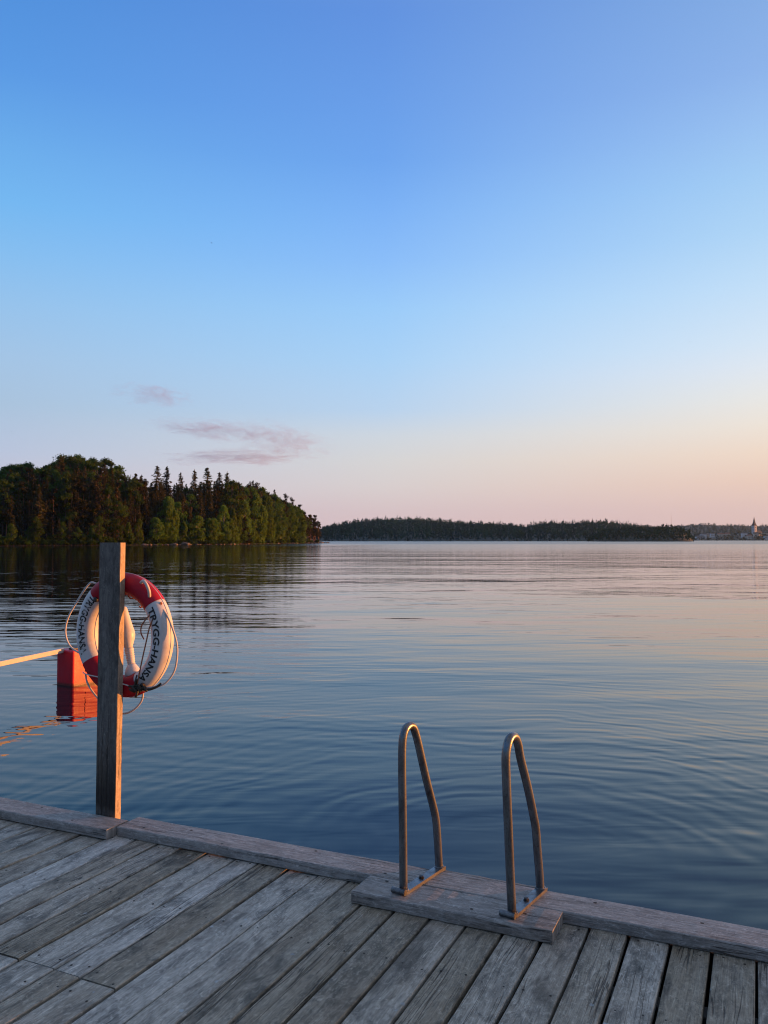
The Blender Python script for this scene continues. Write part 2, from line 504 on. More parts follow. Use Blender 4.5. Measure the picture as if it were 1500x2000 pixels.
# ------------------------------------------------------------------ lake
def water_material():
    t = NT('lake_water')
    pos = t.new('NewGeometry').outputs['Position']
    sp = t.new('SeparateXYZ'); t.put(sp.inputs[0], pos)
    def wave(scale, xs, ys, amp, detail=2, rough=.5, rot=0.0, dist=0.0):
        return t.math('MULTIPLY', t.noise(t.mapping(pos, (xs, ys, 1), rot=(0, 0, rot)), scale, detail, rough, dist), amp)
    # patches where a breath of wind ruffles the surface
    gust = t.ramp(t.noise(t.mapping(pos, (.35, 1, 1)), .05, 3, .5), [(.36, .45), (.62, 1.0)])
    gust2 = t.ramp(t.noise(t.mapping(pos, (.6, 1, 1), rot=(0, 0, .25)), .22, 3, .55), [(.34, .3), (.64, 1.0)])
    lee_ = t.new('MapRange'); t.put(lee_.inputs[0], sp.outputs[0])      # calmer in the lee of the wooded point
    lee_.inputs[1].default_value = -22; lee_.inputs[2].default_value = 6
    lee_.inputs[3].default_value = .75; lee_.inputs[4].default_value = 1.05
    lee = lee_.outputs[0]
    h1 = wave(.10, .45, 1, .14, 3, .50, .05)          # long slow swell
    h2 = wave(.42, .40, 1, .048, 3, .5, -.10)
    h3 = wave(1.5, .28, 1, .0225, 2, .5, .08, .3)
    h4 = wave(4.2, .24, 1, .0080, 2, .5, -.18, .3)
    # spreading ring ripples, born by the ladder
    d = t.new('VectorMath', operation='DISTANCE')
    t.put(d.inputs[0], t.mapping(pos, (1, 1, 0))); d.inputs[1].default_value = (.95, 5.3, 0)
    dd = t.math('ADD', d.outputs['Value'], t.math('MULTIPLY', t.noise(pos, .35, 3, .55), 1.5))
    ring = t.math('SINE', t.math('MULTIPLY', dd, 2*math.pi/.36))
    ring2 = t.math('SINE', t.math('MULTIPLY', t.math('ADD', dd, t.math('MULTIPLY', t.noise(pos, 1.1, 2, .5), .25)), 2*math.pi/.20))
    env = t.math('MULTIPLY', t.ramp(t.math('MULTIPLY', d.outputs['Value'], .08), [(.03, 0), (.09, 1), (.34, .7), (.75, 0)]), gust2)
    hr = t.math('ADD', t.math('MULTIPLY', t.math('MULTIPLY', ring, env), .0011), t.math('MULTIPLY', t.math('MULTIPLY', ring2, env), .0008))
    # low wavelets running back from the jetty edge
    dj = t.new('VectorMath', operation='DOT_PRODUCT')
    t.put(dj.inputs[0], pos); dj.inputs[1].default_value = (.33, .944, 0)
    djn = t.math('ADD', dj.outputs['Value'], t.math('MULTIPLY', t.noise(pos, .35, 2, .5), .9))
    pw = t.math('SINE', t.math('MULTIPLY', djn, 2*math.pi/.27))
    penv = t.math('MULTIPLY', t.ramp(t.math('MULTIPLY', sp.outputs[1], .05), [(.15, .9), (.5, .35), (.9, 0)]),
                  t.ramp(t.noise(t.mapping(pos, (.6, 1, 1), loc=(3, 9, 0)), .5, 2, .5), [(.40, .1), (.62, 1)]))
    pj = t.math('MULTIPLY', t.math('MULTIPLY', pw, penv), .0015)
    small = t.math('MULTIPLY', t.math('ADD', h3, h4), gust2)
    h = t.math('ADD', t.math('ADD', t.math('MULTIPLY', h1, t.math('MULTIPLY', gust, lee)), t.math('MULTIPLY', h2, t.math('MULTIPLY', gust, lee))), t.math('ADD', t.math('ADD', small, pj), hr))
    nrm = t.bump(h, 1.0, 1.0)
    far = t.new('MapRange'); t.put(far.inputs[0], sp.outputs[1])
    far.inputs[1].default_value = 190; far.inputs[2].default_value = 420
    far.inputs[3].default_value = .02; far.inputs[4].default_value = .26
    fm = t.new('MapRange'); t.put(fm.inputs[0], sp.outputs[0])
    fm.inputs[1].default_value = -30; fm.inputs[2].default_value = 5; fm.inputs[3].default_value = 0; fm.inputs[4].default_value = 1
    fy = t.new('MapRange'); t.put(fy.inputs[0], sp.outputs[1])
    fy.inputs[1].default_value = 40; fy.inputs[2].default_value = 200; fy.inputs[3].default_value = 0; fy.inputs[4].default_value = .13
    rough = t.math('MAXIMUM', far.outputs[0], t.math('ADD', t.math('MULTIPLY', fm.outputs[0], fy.outputs[0]), .02))
    b = t.bsdf((.0014, .0042, .0105, 1), rough, nrm, spec=.5, ior=1.333)
    return t.mat

mb = MB()
xs = [-9000, -600, -120, -20, 0, 20, 120, 600, 9000]
ys = [-400, -20, 0, 10, 40, 150, 500, 1200, 9000]
vs = [(x, y, 0) for y in ys for x in xs]
nx = len(xs)
mb.add(vs, [[j*nx+i, j*nx+i+1, (j+1)*nx+i+1, (j+1)*nx+i] for j in range(len(ys)-1) for i in range(nx-1)])
mb.build('lake_water', water_material(), label='calm rippled lake water reflecting the evening sky', cat='water', kind='structure')

# ------------------------------------------------------------------ jetty
TH = R(24.66)                                         # the deck boards run 24.66 degrees right of the view
def PW(b, a, z=0.0):                                  # pier coordinates (along the kerb, along the boards) to world
    return Vector((b*math.cos(TH) + a*math.sin(TH), -b*math.sin(TH) + a*math.cos(TH), z))
DZ = 0.5
jetty = empty('wooden_jetty', (0, 0, 0), -TH, label='weathered grey plank jetty with a raised timber kerb along the water', cat='jetty')
gaps = [-3.4605, -3.3155, -3.164, -3.0085, -2.8565, -2.719, -2.5805, -2.4295, -2.2635, -2.1385, -1.978, -1.819, -1.664,
        -1.513, -1.364, -1.2115, -1.061, -0.913, -0.7665, -0.6195, -0.4735, -0.324, -0.1815, -0.0325]
while gaps[0] > -8: gaps.insert(0, gaps[0] - .1485)
while gaps[-1] < 3.6: gaps.append(gaps[-1] + .1485)
mb = MB()
screws = []
for i in range(len(gaps)-1):
    g0, g1 = gaps[i] + random.uniform(.0045, .0072), gaps[i+1] - random.uniform(.0045, .0072)
    if -1.99 < gaps[i] < -1.97: g0 += .002
    bc, w = (g0+g1)/2, g1-g0
    dz = random.gauss(0, .0009)
    tilt = random.gauss(0, .005)
    def board(a0, a1):
        mb.plank((bc, a0, DZ-.028+dz), (bc, a1, DZ-.028+dz+random.gauss(0, .001)), (1, 0, tilt), (-tilt, 0, 1), w, .028,
                 bev=.004, tint=min(1, max(0, random.gauss(.5, .25))), wob=.0010, nseg=14)
        for aa in (a0+.05, a1-.10) if a1-a0 > 1 else ():
            for sx in (-.30, .30):
                screws.append((bc + w*sx + random.gauss(0, .004), aa + random.gauss(0, .012), DZ+dz+tilt*w*sx))
        for aa in (.6, 1.35, 2.72):
            if a0+.15 < aa < a1-.2:
                for sx in (-.30, .30):
                    screws.append((bc + w*sx + random.gauss(0, .004), aa + random.gauss(0, .012), DZ+dz+tilt*w*sx))
    if gaps[i] < -1.98:
        je = 2.168 + random.gauss(0, .004)
        board(-2.4, je-.006)
        board(je, 3.33)
    else:
        board(-2.4 + random.gauss(0, .01), 3.33)
for (b_, a_, z_) in screws:
    n = 8; r = .0047
    vs = [(b_ + r*math.cos(k*2*math.pi/n), a_ + r*math.sin(k*2*math.pi/n), z_+.0005) for k in range(n)]
    vs += [(b_ + r*.7*math.cos(k*2*math.pi/n), a_ + r*.7*math.sin(k*2*math.pi/n), z_+.0014) for k in range(n)]
    mb.add(vs, [[k, (k+1) % n, n+(k+1) % n, n+k] for k in range(n)] + [[n+k for k in range(n)]], None, .5, 1)
mb.build('decking', [M['deck'], M['screw']], jetty)

def kerb(name, b0, b1, a0, a1, z0=DZ+.003, h=.048, tint=.6, holes=(), nseg=24, wob=.0012):
    m = MB()
    m.plank((b0, (a0+a1)/2, z0), (b1, (a0+a1)/2, z0), (0, -1, 0), (0, 0, 1), a1-a0, h, bev=.006, tint=tint, wob=wob, nseg=nseg)
    for (b_, a_) in holes:                             # countersunk screw holes
        n = 10; r = .0075
        vs = [(b_ + r*math.cos(k*2*math.pi/n), a_ + r*.8*math.sin(k*2*math.pi/n), z0+h+.0012) for k in range(n)]
        m.add(vs, [list(range(n))], None, .5, 1)
    return m.build(name, [M['kerb'], M['screw']], jetty)
kerb('kerb_timber', -8.0, -2.988, 3.182, 3.345, tint=.55, holes=[(-3.25, 3.22), (-3.55, 3.30), (-4.2, 3.25)])
kerb('kerb_timber', -2.974, 3.6, 3.246, 3.411, tint=.62,
     holes=[(-2.84, 3.29), (-2.60, 3.36), (-2.35, 3.27), (-1.50, 3.28), (-.62, 3.37), (-.22, 3.36), (-1.9, 3.38), (.3, 3.30)])
kerb('kerb_block', -1.553, -.72, 3.060, 3.243, tint=.5, holes=[(-1.05, 3.11), (-1.46, 3.21), (-.85, 3.16)])
kerb('edge_strip', -1.285, -.862, 3.4145, 3.437, z0=DZ+.012, h=.036, tint=.35, nseg=8)
m = MB()
for (b0, b1, a0, a1) in ((-8, 3.6, 3.312, 3.354),):
    m.plank((b0, (a0+a1)/2, .24), (b1, (a0+a1)/2, .24), (0, -1, 0), (0, 0, 1), a1-a0, .228, bev=.004)
m.build('fascia_board', M['under'], jetty)
for a_ in (-1.9, -.9, .1, 1.1, 2.17, 2.9):
    m = MB()
    m.plank((-8, a_, .27), (3.6, a_, .27), (0, -1, 0), (0, 0, 1), .07, .198, bev=.004)
    m.build('joist', M['under'], jetty)
for b_ in (-6.2, -2.2, 2.2):
    for a_ in (-1.2, 2.6):
        m = MB()
        m.tube([(b_, a_, -1.5), (b_, a_, .268)], .09, 14)
        m.build('pile', M['under'], jetty)

# ------------------------------------------------------------------ post
# ------------------------------------------------------------------ (a thick board on edge, bolted outside the kerb)
pb, pa = -3.163, 3.360
post = empty('wooden_post', PW(pb, pa, DZ), -TH, label='tall upright plank post at the jetty edge holding the lifebuoy', cat='post')
m = MB()
W_, T_ = .134, .046
zz = np.linspace(-1.3, 1.484, 40)
su, sv = 12.3, 4.7
prof = [(-W_/2, .003), (-W_/2, T_-.003), (-W_/2+.003, T_), (W_/2-.003, T_), (W_/2, T_-.003), (W_/2, .003), (W_/2-.003, 0), (-W_/2+.003, 0)]
n = len(prof)
vs, fs, us = [], [], []
per = [0]
for i in range(n):
    p, q = prof[i], prof[(i+1) % n]
    per.append(per[-1] + math.hypot(p[0]-q[0], p[1]-q[1]))
for k, z in enumerate(zz):
    f_ = max(0, z)/1.484
    ang = R(6.0)*f_
    ox = .011*f_
    for (x, y) in prof:
        y2 = y
        vs.append((ox + x*math.cos(ang) - (y2-T_/2)*math.sin(ang) + random.gauss(0, .0003), x*math.sin(ang) + (y2-T_/2)*math.cos(ang) + T_/2, z))
for k in range(len(zz)-1):
    for i in range(n):
        j = (i+1) % n
        fs.append([k*n+i, (k+1)*n+i, (k+1)*n+j, k*n+j])
        us.append([(su+zz[k], sv+per[i]), (su+zz[k+1], sv+per[i]), (su+zz[k+1], sv+per[i+1]), (su+zz[k], sv+per[i+1])])
fs.append(list(range(n))); us.append([(su+30+p[1], sv+p[0]) for p in prof])
fs.append([(len(zz)-1)*n+i for i in range(n)][::-1]); us.append([(su+30+p[1], sv+p[0]) for p in prof][::-1])
m.add(vs, fs, us, .42)
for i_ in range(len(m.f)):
    if i_ < (len(zz)-1)*n and i_ % n == 4: m.t[i_] = .6; m.m[i_] = 1      # sunlight painted in: brighter, warmer wood on the narrow sun side
m.build('board', [M['post'], M['post_sunlit_edge']], post)
m = MB()
hk = smooth_path([(.02, .046, 1.205), (.02, .09, 1.205), (.02, .125, 1.202), (.02, .142, 1.212), (.02, .146, 1.236)], 5)
m.tube(hk, .007, 10)
m.build('hook', M['steel'], post, smooth=True)

# ------------------------------------------------------------------ lifebuoy
RB, RA, RZ = -3.150, 3.474, 1.484
ring = empty('lifebuoy', PW(RB, RA, RZ - .336), -TH + R(-3), label='red and white lifebuoy ring with a white grab rope hanging on the post', cat='lifebuoy')
RM, RT = .277, .0580
Z0 = .336                                             # centre of the ring over its empty
def tor(phi, psi, r=RT):
    rho = RM + r*math.sin(psi)
    return (rho*math.cos(phi), -r*math.cos(psi), Z0 + rho*math.sin(phi))
def torus(m, p0, p1, r, nu, nv=28, closed=False):
    vs = []
    for i in range(nu + (0 if closed else 1)):
        ph = p0 + (p1-p0)*i/nu
        for j in range(nv):
            vs.append(tor(ph, 2*math.pi*j/nv, r))
    N = nu if closed else nu+1
    fs = []
    for i in range(nu):
        for j in range(nv):
            i2 = (i+1) % N
            fs.append([i*nv+j, i*nv+(j+1) % nv, i2*nv+(j+1) % nv, i2*nv+j])
    m.add(vs, fs)
m = MB(); torus(m, 0, 2*math.pi, RT, 96, closed=True)
m.build('ring_body', M['ring_white'], ring, smooth=True)
for (d0, d1) in ((37, 131), (214, 300)):
    m = MB(); torus(m, R(d0), R(d1), RT+.0014, 40)
    m.build('red_band', M['ring_red'], ring, smooth=True)

for sg in (1, -1):
    m = MB()
    m.tube([tor(2*math.pi*k/96, sg*R(90), RT+.0006) for k in range(97)], .0022, 6, cap=False)
    m.build('seam', M['ring_white'], ring, smooth=True)

def lettering(text, phi0, phi1, psi_mid, height, mat, outward):
    cu = bpy.data.curves.new('lettering', 'FONT')
    cu.body = text
    cu.size = 1.0
    cu.offset = .029
    cu.resolution_u = 3
    tmp = bpy.data.objects.new('lettering', cu)
    COL.objects.link(tmp)
    bpy.context.view_layer.update()
    me = bpy.data.meshes.new_from_object(tmp.evaluated_get(bpy.context.evaluated_depsgraph_get()))
    bpy.data.objects.remove(tmp)
    bm = bmesh.new(); bm.from_mesh(me)
    bmesh.ops.triangulate(bm, faces=bm.faces)
    bmesh.ops.subdivide_edges(bm, edges=[e for e in bm.edges if e.calc_length() > .2], cuts=2)
    bm.to_mesh(me); bm.free()
    x0 = min(v.co.x for v in me.vertices); x1 = max(v.co.x for v in me.vertices)
    y0 = min(v.co.y for v in me.vertices); y1 = max(v.co.y for v in me.vertices)
    for v in me.vertices:
        t = (v.co.x-x0)/(x1-x0)
        ph = phi0 + (phi1-phi0)*t
        s = ((v.co.y-y0)/(y1-y0) - .5)*height/RT
        ps = psi_mid + (s if outward else -s)
        v.co = tor(ph, ps, RT+.0011)
    me.materials.clear(); me.materials.append(mat)
    o = bpy.data.objects.new('lettering', me)
    COL.objects.link(o); o.parent = ring
    return o
lettering('TRYGG-HANSA', R(33), R(-52), R(8), .039, M['ink'], True)
lettering('TRYGG-HANSA', R(131), R(205), R(-14), .041, M['ink_worn'], False)

def rp(b, z, y=0.0):                                  # measured point in the ring's plane
    return (b-RB, y, z-RZ+Z0)
def rope(name, pts, r, mat, sub=7):
    mm = MB(); mm.tube(smooth_path(pts, sub), r, 8)
    return mm.build(name, mat, ring, smooth=True)
rope('grab_rope', [rp(-3.352, 1.757, -.01), rp(-3.40, 1.755, -.015), rp(-3.489, 1.653, -.02), rp(-3.560, 1.555, -.02), rp(-3.577, 1.47, -.02), rp(-3.545, 1.395, -.01), rp(-3.446, 1.35), rp(-3.40, 1.335)], .0052, M['rope'])
rope('grab_rope', [rp(-2.885, 1.652, -.02), rp(-2.85, 1.625, -.015), rp(-2.812, 1.566, -.01), rp(-2.777, 1.46), rp(-2.776, 1.37), rp(-2.80, 1.30), rp(-2.855, 1.242, -.01), rp(-2.93, 1.222, -.03), rp(-2.99, 1.222, -.055)], .0052, M['rope'])
rope('grab_rope', [rp(-3.395, 1.262, -.04), rp(-3.380, 1.205, -.035), rp(-3.325, 1.135, -.02), rp(-3.24, 1.085, -.01), rp(-3.148, 1.061, -.01), rp(-3.07, 1.085, -.01), rp(-3.02, 1.135), rp(-3.005, 1.19)], .0052, M['rope'])
rope('grab_rope', [rp(-2.985, 1.772, -.045), rp(-2.955, 1.782, -.06), rp(-2.928, 1.764, -.065), rp(-2.915, 1.73, -.06), rp(-2.925, 1.70, -.045)], .0085, M['rope'])
# thin cord round the front of the ring, and its knot
rope('cord', [rp(-3.41, 1.27, -.045), rp(-3.36, 1.262, -.062), rp(-3.20, 1.250, -.066), rp(-3.08, 1.232, -.067), rp(-2.985, 1.222, -.066)], .0032, M['rope'])
rope('cord', [rp(-2.868, 1.672, -.015), rp(-2.893, 1.630, -.045), rp(-2.930, 1.585, -.062), rp(-2.972, 1.545, -.052), rp(-2.992, 1.505, -.035), rp(-2.985, 1.470, -.02)], .0036, M['cord'])
rope('cord', [rp(-2.868, 1.665, -.012), rp(-2.878, 1.620, -.045), rp(-2.905, 1.545, -.062), rp(-2.930, 1.46, -.0625), rp(-2.955, 1.37, -.063), rp(-2.975, 1.29, -.064), rp(-2.988, 1.228, -.066)], .0036, M['cord'])
mm = MB()
for k in range(9):
    c0 = Vector(rp(-2.982 + random.gauss(0, .016), 1.222 + random.gauss(0, .010), -.062 + random.gauss(0, .006)))
    q = [c0 + Vector((random.gauss(0, .018), random.gauss(0, .008), random.gauss(0, .014))) for _ in range(4)]
    mm.tube(smooth_path(q, 4), .0065, 7)
mm.tube(smooth_path([rp(-2.995, 1.222, -.06), rp(-2.93, 1.214, -.055), rp(-2.89, 1.226, -.03), rp(-2.868, 1.245, -.012)], 4), .007, 7)
mm.build('knot', M['knot'], ring, smooth=True)
# black mounting button where the top left band meets the white
mm = MB(); mm.lathe([(.002, -.006), (.014, -.006), (.014, .004), (.010, .008), (.002, .009)], 12, Matrix.Translation(Vector(tor(R(130), R(-30), RT+.004))) @ Matrix.Rotation(R(90), 4, 'X'))
mm.build('button', M['boltblk'], ring)

# ------------------------------------------------------------------ throw-line float
tf = empty('throw_float', PW(-3.092, RA+.012, 1.262), -TH, label='white plastic bottle float with a ribbed neck standing inside the lifebuoy', cat='float')
ax0, ax1 = Vector((0, 0, 0)), Vector((-.092, .012, .36))
axis = (ax1-ax0).normalized()
Mx = axis.to_track_quat('Z', 'Y').to_matrix().to_4x4()
pr = [(.004, -.004), (.034, -.002), (.043, .004), (.044, .012), (.041, .026), (.034, .044), (.025, .058), (.021, .066)]
m = MB(); m.lathe(pr, 24, Mx); m.build('bell_base', M['ring_white'], tf, smooth=True)
pr = []
for k in range(9):
    z = .067 + k*.0095
    pr += [(.0185+.0005*k, z), (.0215+.0005*k, z+.003), (.0215+.0005*k, z+.0058), (.0185+.0005*k, z+.009)]
m = MB(); m.lathe(pr, 22, Mx); m.build('ribbed_neck', M['ring_white'], tf, smooth=True)
pr = [(.021, .1535), (.0235, .165), (.030, .18), (.038, .198), (.044, .218), (.0445, .235), (.040, .262), (.034, .30), (.028, .345), (.024, .372), (.018, .38), (.004, .382)]
m = MB(); m.lathe(pr, 24, Mx); m.build('bottle_body', M['ring_white'], tf, smooth=True)

tl = empty('throw_line', PW(-3.11, RA+.02, 1.70), -TH, label='orange brown tangle of thin line looped under the top of the lifebuoy', cat='rope')
m = MB()
for k in range(6):
    q = [Vector((-.07 + .03*k*.3, .01*random.gauss(0, 1), .02)),]
    x = -.07
    for s_ in range(5):
        x += random.uniform(.02, .045)
        q.append(Vector((x, random.gauss(0, .012), random.gauss(.002 - s_*.006, .010))))
    m.tube(smooth_path(q, 5), .0034, 6)
m.tube(smooth_path([(.03, 0, .01), (.05, -.01, -.02), (.065, -.005, -.055), (.058, 0, -.068), (.045, 0, -.06)], 5), .0034, 6)
m.build('line_tangle', M['cord'], tl, smooth=True)

# ------------------------------------------------------------------ bathing ladder
KZ = DZ + .051
LB, LA = -1.352, 3.137
lad = empty('bathing_ladder', PW(LB, LA, KZ), -TH - R(9.46)+0.0, label='worn steel bathing ladder with two tall arched handrails on the jetty kerb', cat='ladder')
# local frame: y = along each rail's plane (out over the water), x = across the ladder, z up from the kerb top
dd2 = Vector((.050, .30)).normalized(); xx2 = Vector((dd2.y, -dd2.x))
off2 = Vector((-.89+1.352, 3.122-3.137)); X2 = off2.dot(xx2); Y2 = off2.dot(dd2)
profA = [(0, .0), (-.004, .25), (-.010, .50), (-.008, .60), (.000, .640), (.018, .664), (.046, .672), (.076, .660), (.098, .625), (.122, .57), (.181, .42), (.240, .285), (.262, .225), (.272, .165), (.282, .08), (.289, 0), (.295, -.12), (.30, -.5), (.30, -1.4)]
profB = [(0, .0), (-.022, .25), (-.044, .52), (-.048, .61), (-.038, .650), (-.018, .676), (.010, .684), (.040, .672), (.064, .638), (.086, .58), (.150, .455), (.204, .33), (.228, .265), (.242, .18), (.260, .08), (.270, 0), (.282, -.12), (.30, -.5), (.30, -1.4)]
for (xo, yo, prf) in ((0, 0, profA), (X2, Y2, profB)):
    m = MB()
    pts = [Vector((xo, yo+s_, z_)) for (s_, z_) in prf]
    m.tube(smooth_path(pts, 5), .0170, 18)
    m.build('handrail', M['steel'], lad, smooth=True)
    e = prf[15][0]
    m = MB()
    m.box((xo+.004, yo + e/2 + .004, .0095), (.040, e+.030, .007))
    m.box((xo+.021, yo + e/2 + .004, .0005), (.005, e+.028, .0120))
    m.build('foot_plate', M['steel'], lad)
    m = MB()
    m.tube([(xo-.040, yo-.022, .0125), (xo+.024, yo-.022, .0125)], .0125, 14)
    m.tube([(xo+.0241, yo-.022, .0125), (xo+.0248, yo-.022, .0125)], .0085, 12, mat=1)
    m.build('foot_tube', [M['steel'], M['boltblk']], lad)
    m = MB()
    m.lathe([(.001, .013), (.0105, .0131), (.0105, .0205), (.009, .0225), (.001, .0227)], 6, Matrix.Translation((xo+.001, yo+e*.48, 0)))
    m.lathe([(.001, .012), (.0125, .0129), (.0125, .0145), (.001, .0147)], 14, Matrix.Translation((xo+.001, yo+e*.48, 0)))
    m.build('bolt', M['boltblk'], lad)
    m = MB()
    for (ys, zb) in ((0, .0145), (e, .0145)):
        m.tube([(xo + .0195*math.cos(k*R(20)) + random.gauss(0, .0004), yo + ys + .0195*math.sin(k*R(20)), zb + random.gauss(0, .0006)) for k in range(19)], .0032, 6, cap=False)
        m.build('weld', M['steel'], lad, smooth=True); m = MB()
    m = MB()
    m.box((xo+.018, yo+e-.075, -.012), (.006, .028, .032))
    m.build('lug', M['steel'], lad)
for z_ in (-.62, -.88, -1.14):
    m = MB()
    m.box((X2/2, .30+Y2/2, z_), (X2+.02, .07, .03))
    m.build('step', M['steel'], lad)

# ------------------------------------------------------------------ mooring boom with its red float
fx, fy = -4.25, 11.23
u1, u2 = Vector((.5, .866, 0)), Vector((-.866, .5, 0))     # along the lit side, along the shaded side
boom = empty('mooring_boom', (fx, fy, 0), math.atan2(u1.y, u1.x), label='pale metal mooring boom ending on a boxy red float in the water', cat='boom')
FL, FW, FH = .63, .33, .485
def rounded_box(m, x0, x1, y0, y1, z0, z1, r, top_r=.03, n=5, tint=.5):
    lev = [(z0, 0)] + [(z1-top_r + top_r*math.sin(k/4*math.pi/2), top_r*(1-math.cos(k/4*math.pi/2))) for k in range(5)]
    vs, cnt = [], 4*(n+1)
    for (z, ins) in lev:
        rr = max(.004, r-ins)
        for (cx, cy, a0) in ((x1-r, y1-r, 0), (x0+r, y1-r, 90), (x0+r, y0+r, 180), (x1-r, y0+r, 270)):
            for k in range(n+1):
                a = R(a0 + 90*k/n)
                vs.append((cx + rr*math.cos(a), cy + rr*math.sin(a), z))
    fs = []
    for i in range(len(lev)-1):
        for k in range(cnt):
            j = (k+1) % cnt
            fs.append([i*cnt+k, i*cnt+j, (i+1)*cnt+j, (i+1)*cnt+k])
    fs.append([(len(lev)-1)*cnt+k for k in range(cnt)])
    fs.append(list(range(cnt))[::-1])
    m.add(vs, fs, None, tint)
m = MB()
rounded_box(m, 0, FL, 0, FW, -.25, FH, .035)
m.build('float', M['float_red'], boom, smooth=False)
# moulded ridge frame on the sunny side
m = MB()
for (xa, xb, za, zb) in ((.22, .45, .345, .353), (.22, .228, .165, .345), (.442, .45, .165, .345)):
    m.box(((xa+xb)/2, -.0035, (za+zb)/2), (xb-xa, .009, zb-za))
m.build('moulded_rib', M['float_red'], boom)
m = MB()
m.box((.17, .10, FH+.012), (.22, .10, .018)); m.box((.085, .10, FH-.01), (.012, .10, .05))
m.build('bracket', M['boltblk'], boom)
m = MB()
m.box((.31, .035, FH+.010), (.022, .075, .016))
m.build('latch', M['boltblk'], boom)
inv = (Matrix.Translation((fx, fy, 0)) @ Matrix.Rotation(math.atan2(u1.y, u1.x), 4, 'Z')).inverted()
e0 = inv @ Vector((-4.43, 11.34, .445)); e1 = inv @ Vector((-4.43-.31*5.4, 11.34-1.27*5.4, .445))
m = MB()
dirv = (e1-e0).normalized()
m.plank(e0, e1, dirv.cross(Vector((0, 0, 1))), (0, 0, 1), .055, .062, bev=.006, nseg=4)
m.build('boom_arm', M['zinc'], boom)

# ------------------------------------------------------------------ trees
M['spruce'] = foliage('spruce_needles', (.030, .040, .016), (.068, .066, .026), (.115, .088, .038), .3)
M['pine'] = foliage('pine_needles', (.030, .036, .016), (.060, .056, .024), (.085, .066, .032))
M['leaf'] = foliage('broad_leaves', (.040, .082, .016), (.072, .132, .026), (.10, .150, .036), .45)
M['birch'] = foliage('birch_leaves', (.085, .160, .024), (.13, .225, .036), (.17, .235, .055), .5)
M['under_leaf'] = foliage('undergrowth_leaves', (.022, .040, .010), (.040, .068, .016), (.06, .08, .022), .3)
M['bark'] = plain('spruce_bark', (.07, .05, .04), (.13, .10, .08), 3)
M['bark_pine'] = plain('pine_bark', (.22, .11, .06), (.36, .18, .10), 2)
M['bark_birch'] = plain('birch_bark', (.12, .11, .10), (.46, .44, .41), 4)

def quads(centres, size, aspect=1.0, axis=None, jit=.4):
    """leaf sprays: randomly turned quads, bent a little about their middle"""
    n = len(centres)
    a = rng.normal(size=(n, 3)) if axis is None else axis + rng.normal(size=(n, 3))*jit
    a /= np.linalg.norm(a, axis=1)[:, None]
    b = np.cross(a, rng.normal(size=(n, 3))); b /= np.linalg.norm(b, axis=1)[:, None]
    s = np.asarray(size).reshape(-1, 1)*rng.uniform(.6, 1.35, (n, 1))
    a = a*s*aspect; b = b*s
    c_ = np.asarray(centres)
    v = np.stack([c_-a, c_-b*.55+a*.1, c_+a, c_+b*.6-a*.15], 1).reshape(-1, 3)
    f = np.arange(4*n).reshape(-1, 4)
    return v, f

def fast_mesh(name, v, f, mats, midx=None):
    me = bpy.data.meshes.new(name)
    v = np.asarray(v, dtype=np.float32); f = np.asarray(f, dtype=np.int32)
    me.vertices.add(len(v)); me.vertices.foreach_set('co', v.ravel())
    me.loops.add(f.size); me.loops.foreach_set('vertex_index', f.ravel())
    me.polygons.add(len(f)); me.polygons.foreach_set('loop_start', np.arange(0, f.size, f.shape[1], dtype=np.int32))
    for m_ in mats: me.materials.append(m_)
    if midx is not None: me.polygons.foreach_set('material_index', np.asarray(midx, dtype=np.int32))
    me.update(calc_edges=True)
    return me

def trunk_mesh(h, r, mat, limbs=(), lean=.0):
    m_ = MB()
    pts = [(lean*h*(k/8)**2*.3 + random.gauss(0, r*.15), random.gauss(0, r*.15), h*k/8) for k in range(9)]
    pts[0] = (0, 0, -.6)
    m_.tube(pts, [r*(1.25 if k == 0 else 1-.9*k/8.3) for k in range(9)], 8)
    for (p, q, rr) in limbs:
        p, q = Vector(p), Vector(q)
        mid = (p+q)/2 + Vector((random.gauss(0, .1), random.gauss(0, .1), random.gauss(.1, .1)))*(q-p).length*.3
        m_.tube([p, mid, q], [rr, rr*.65, rr*.25], 5)
    return m_, mat

def make_tree(name, trunk, leaves, leafmat):
    """one prototype: a thing with a trunk part and a crown part, kept aside and copied"""
    m_, bm_ = trunk
    t_ = empty(name)
    m_.build('trunk', bm_, t_, smooth=True)
    v = np.concatenate([l[0] for l in leaves]); o = 0; F = []
    for l in leaves:
        F.append(l[1] + o); o += len(l[0])
    me = fast_mesh('crown', v, np.concatenate(F), [leafmat])
    cr = bpy.data.objects.new('crown', me); COL.objects.link(cr); cr.parent = t_
    return t_

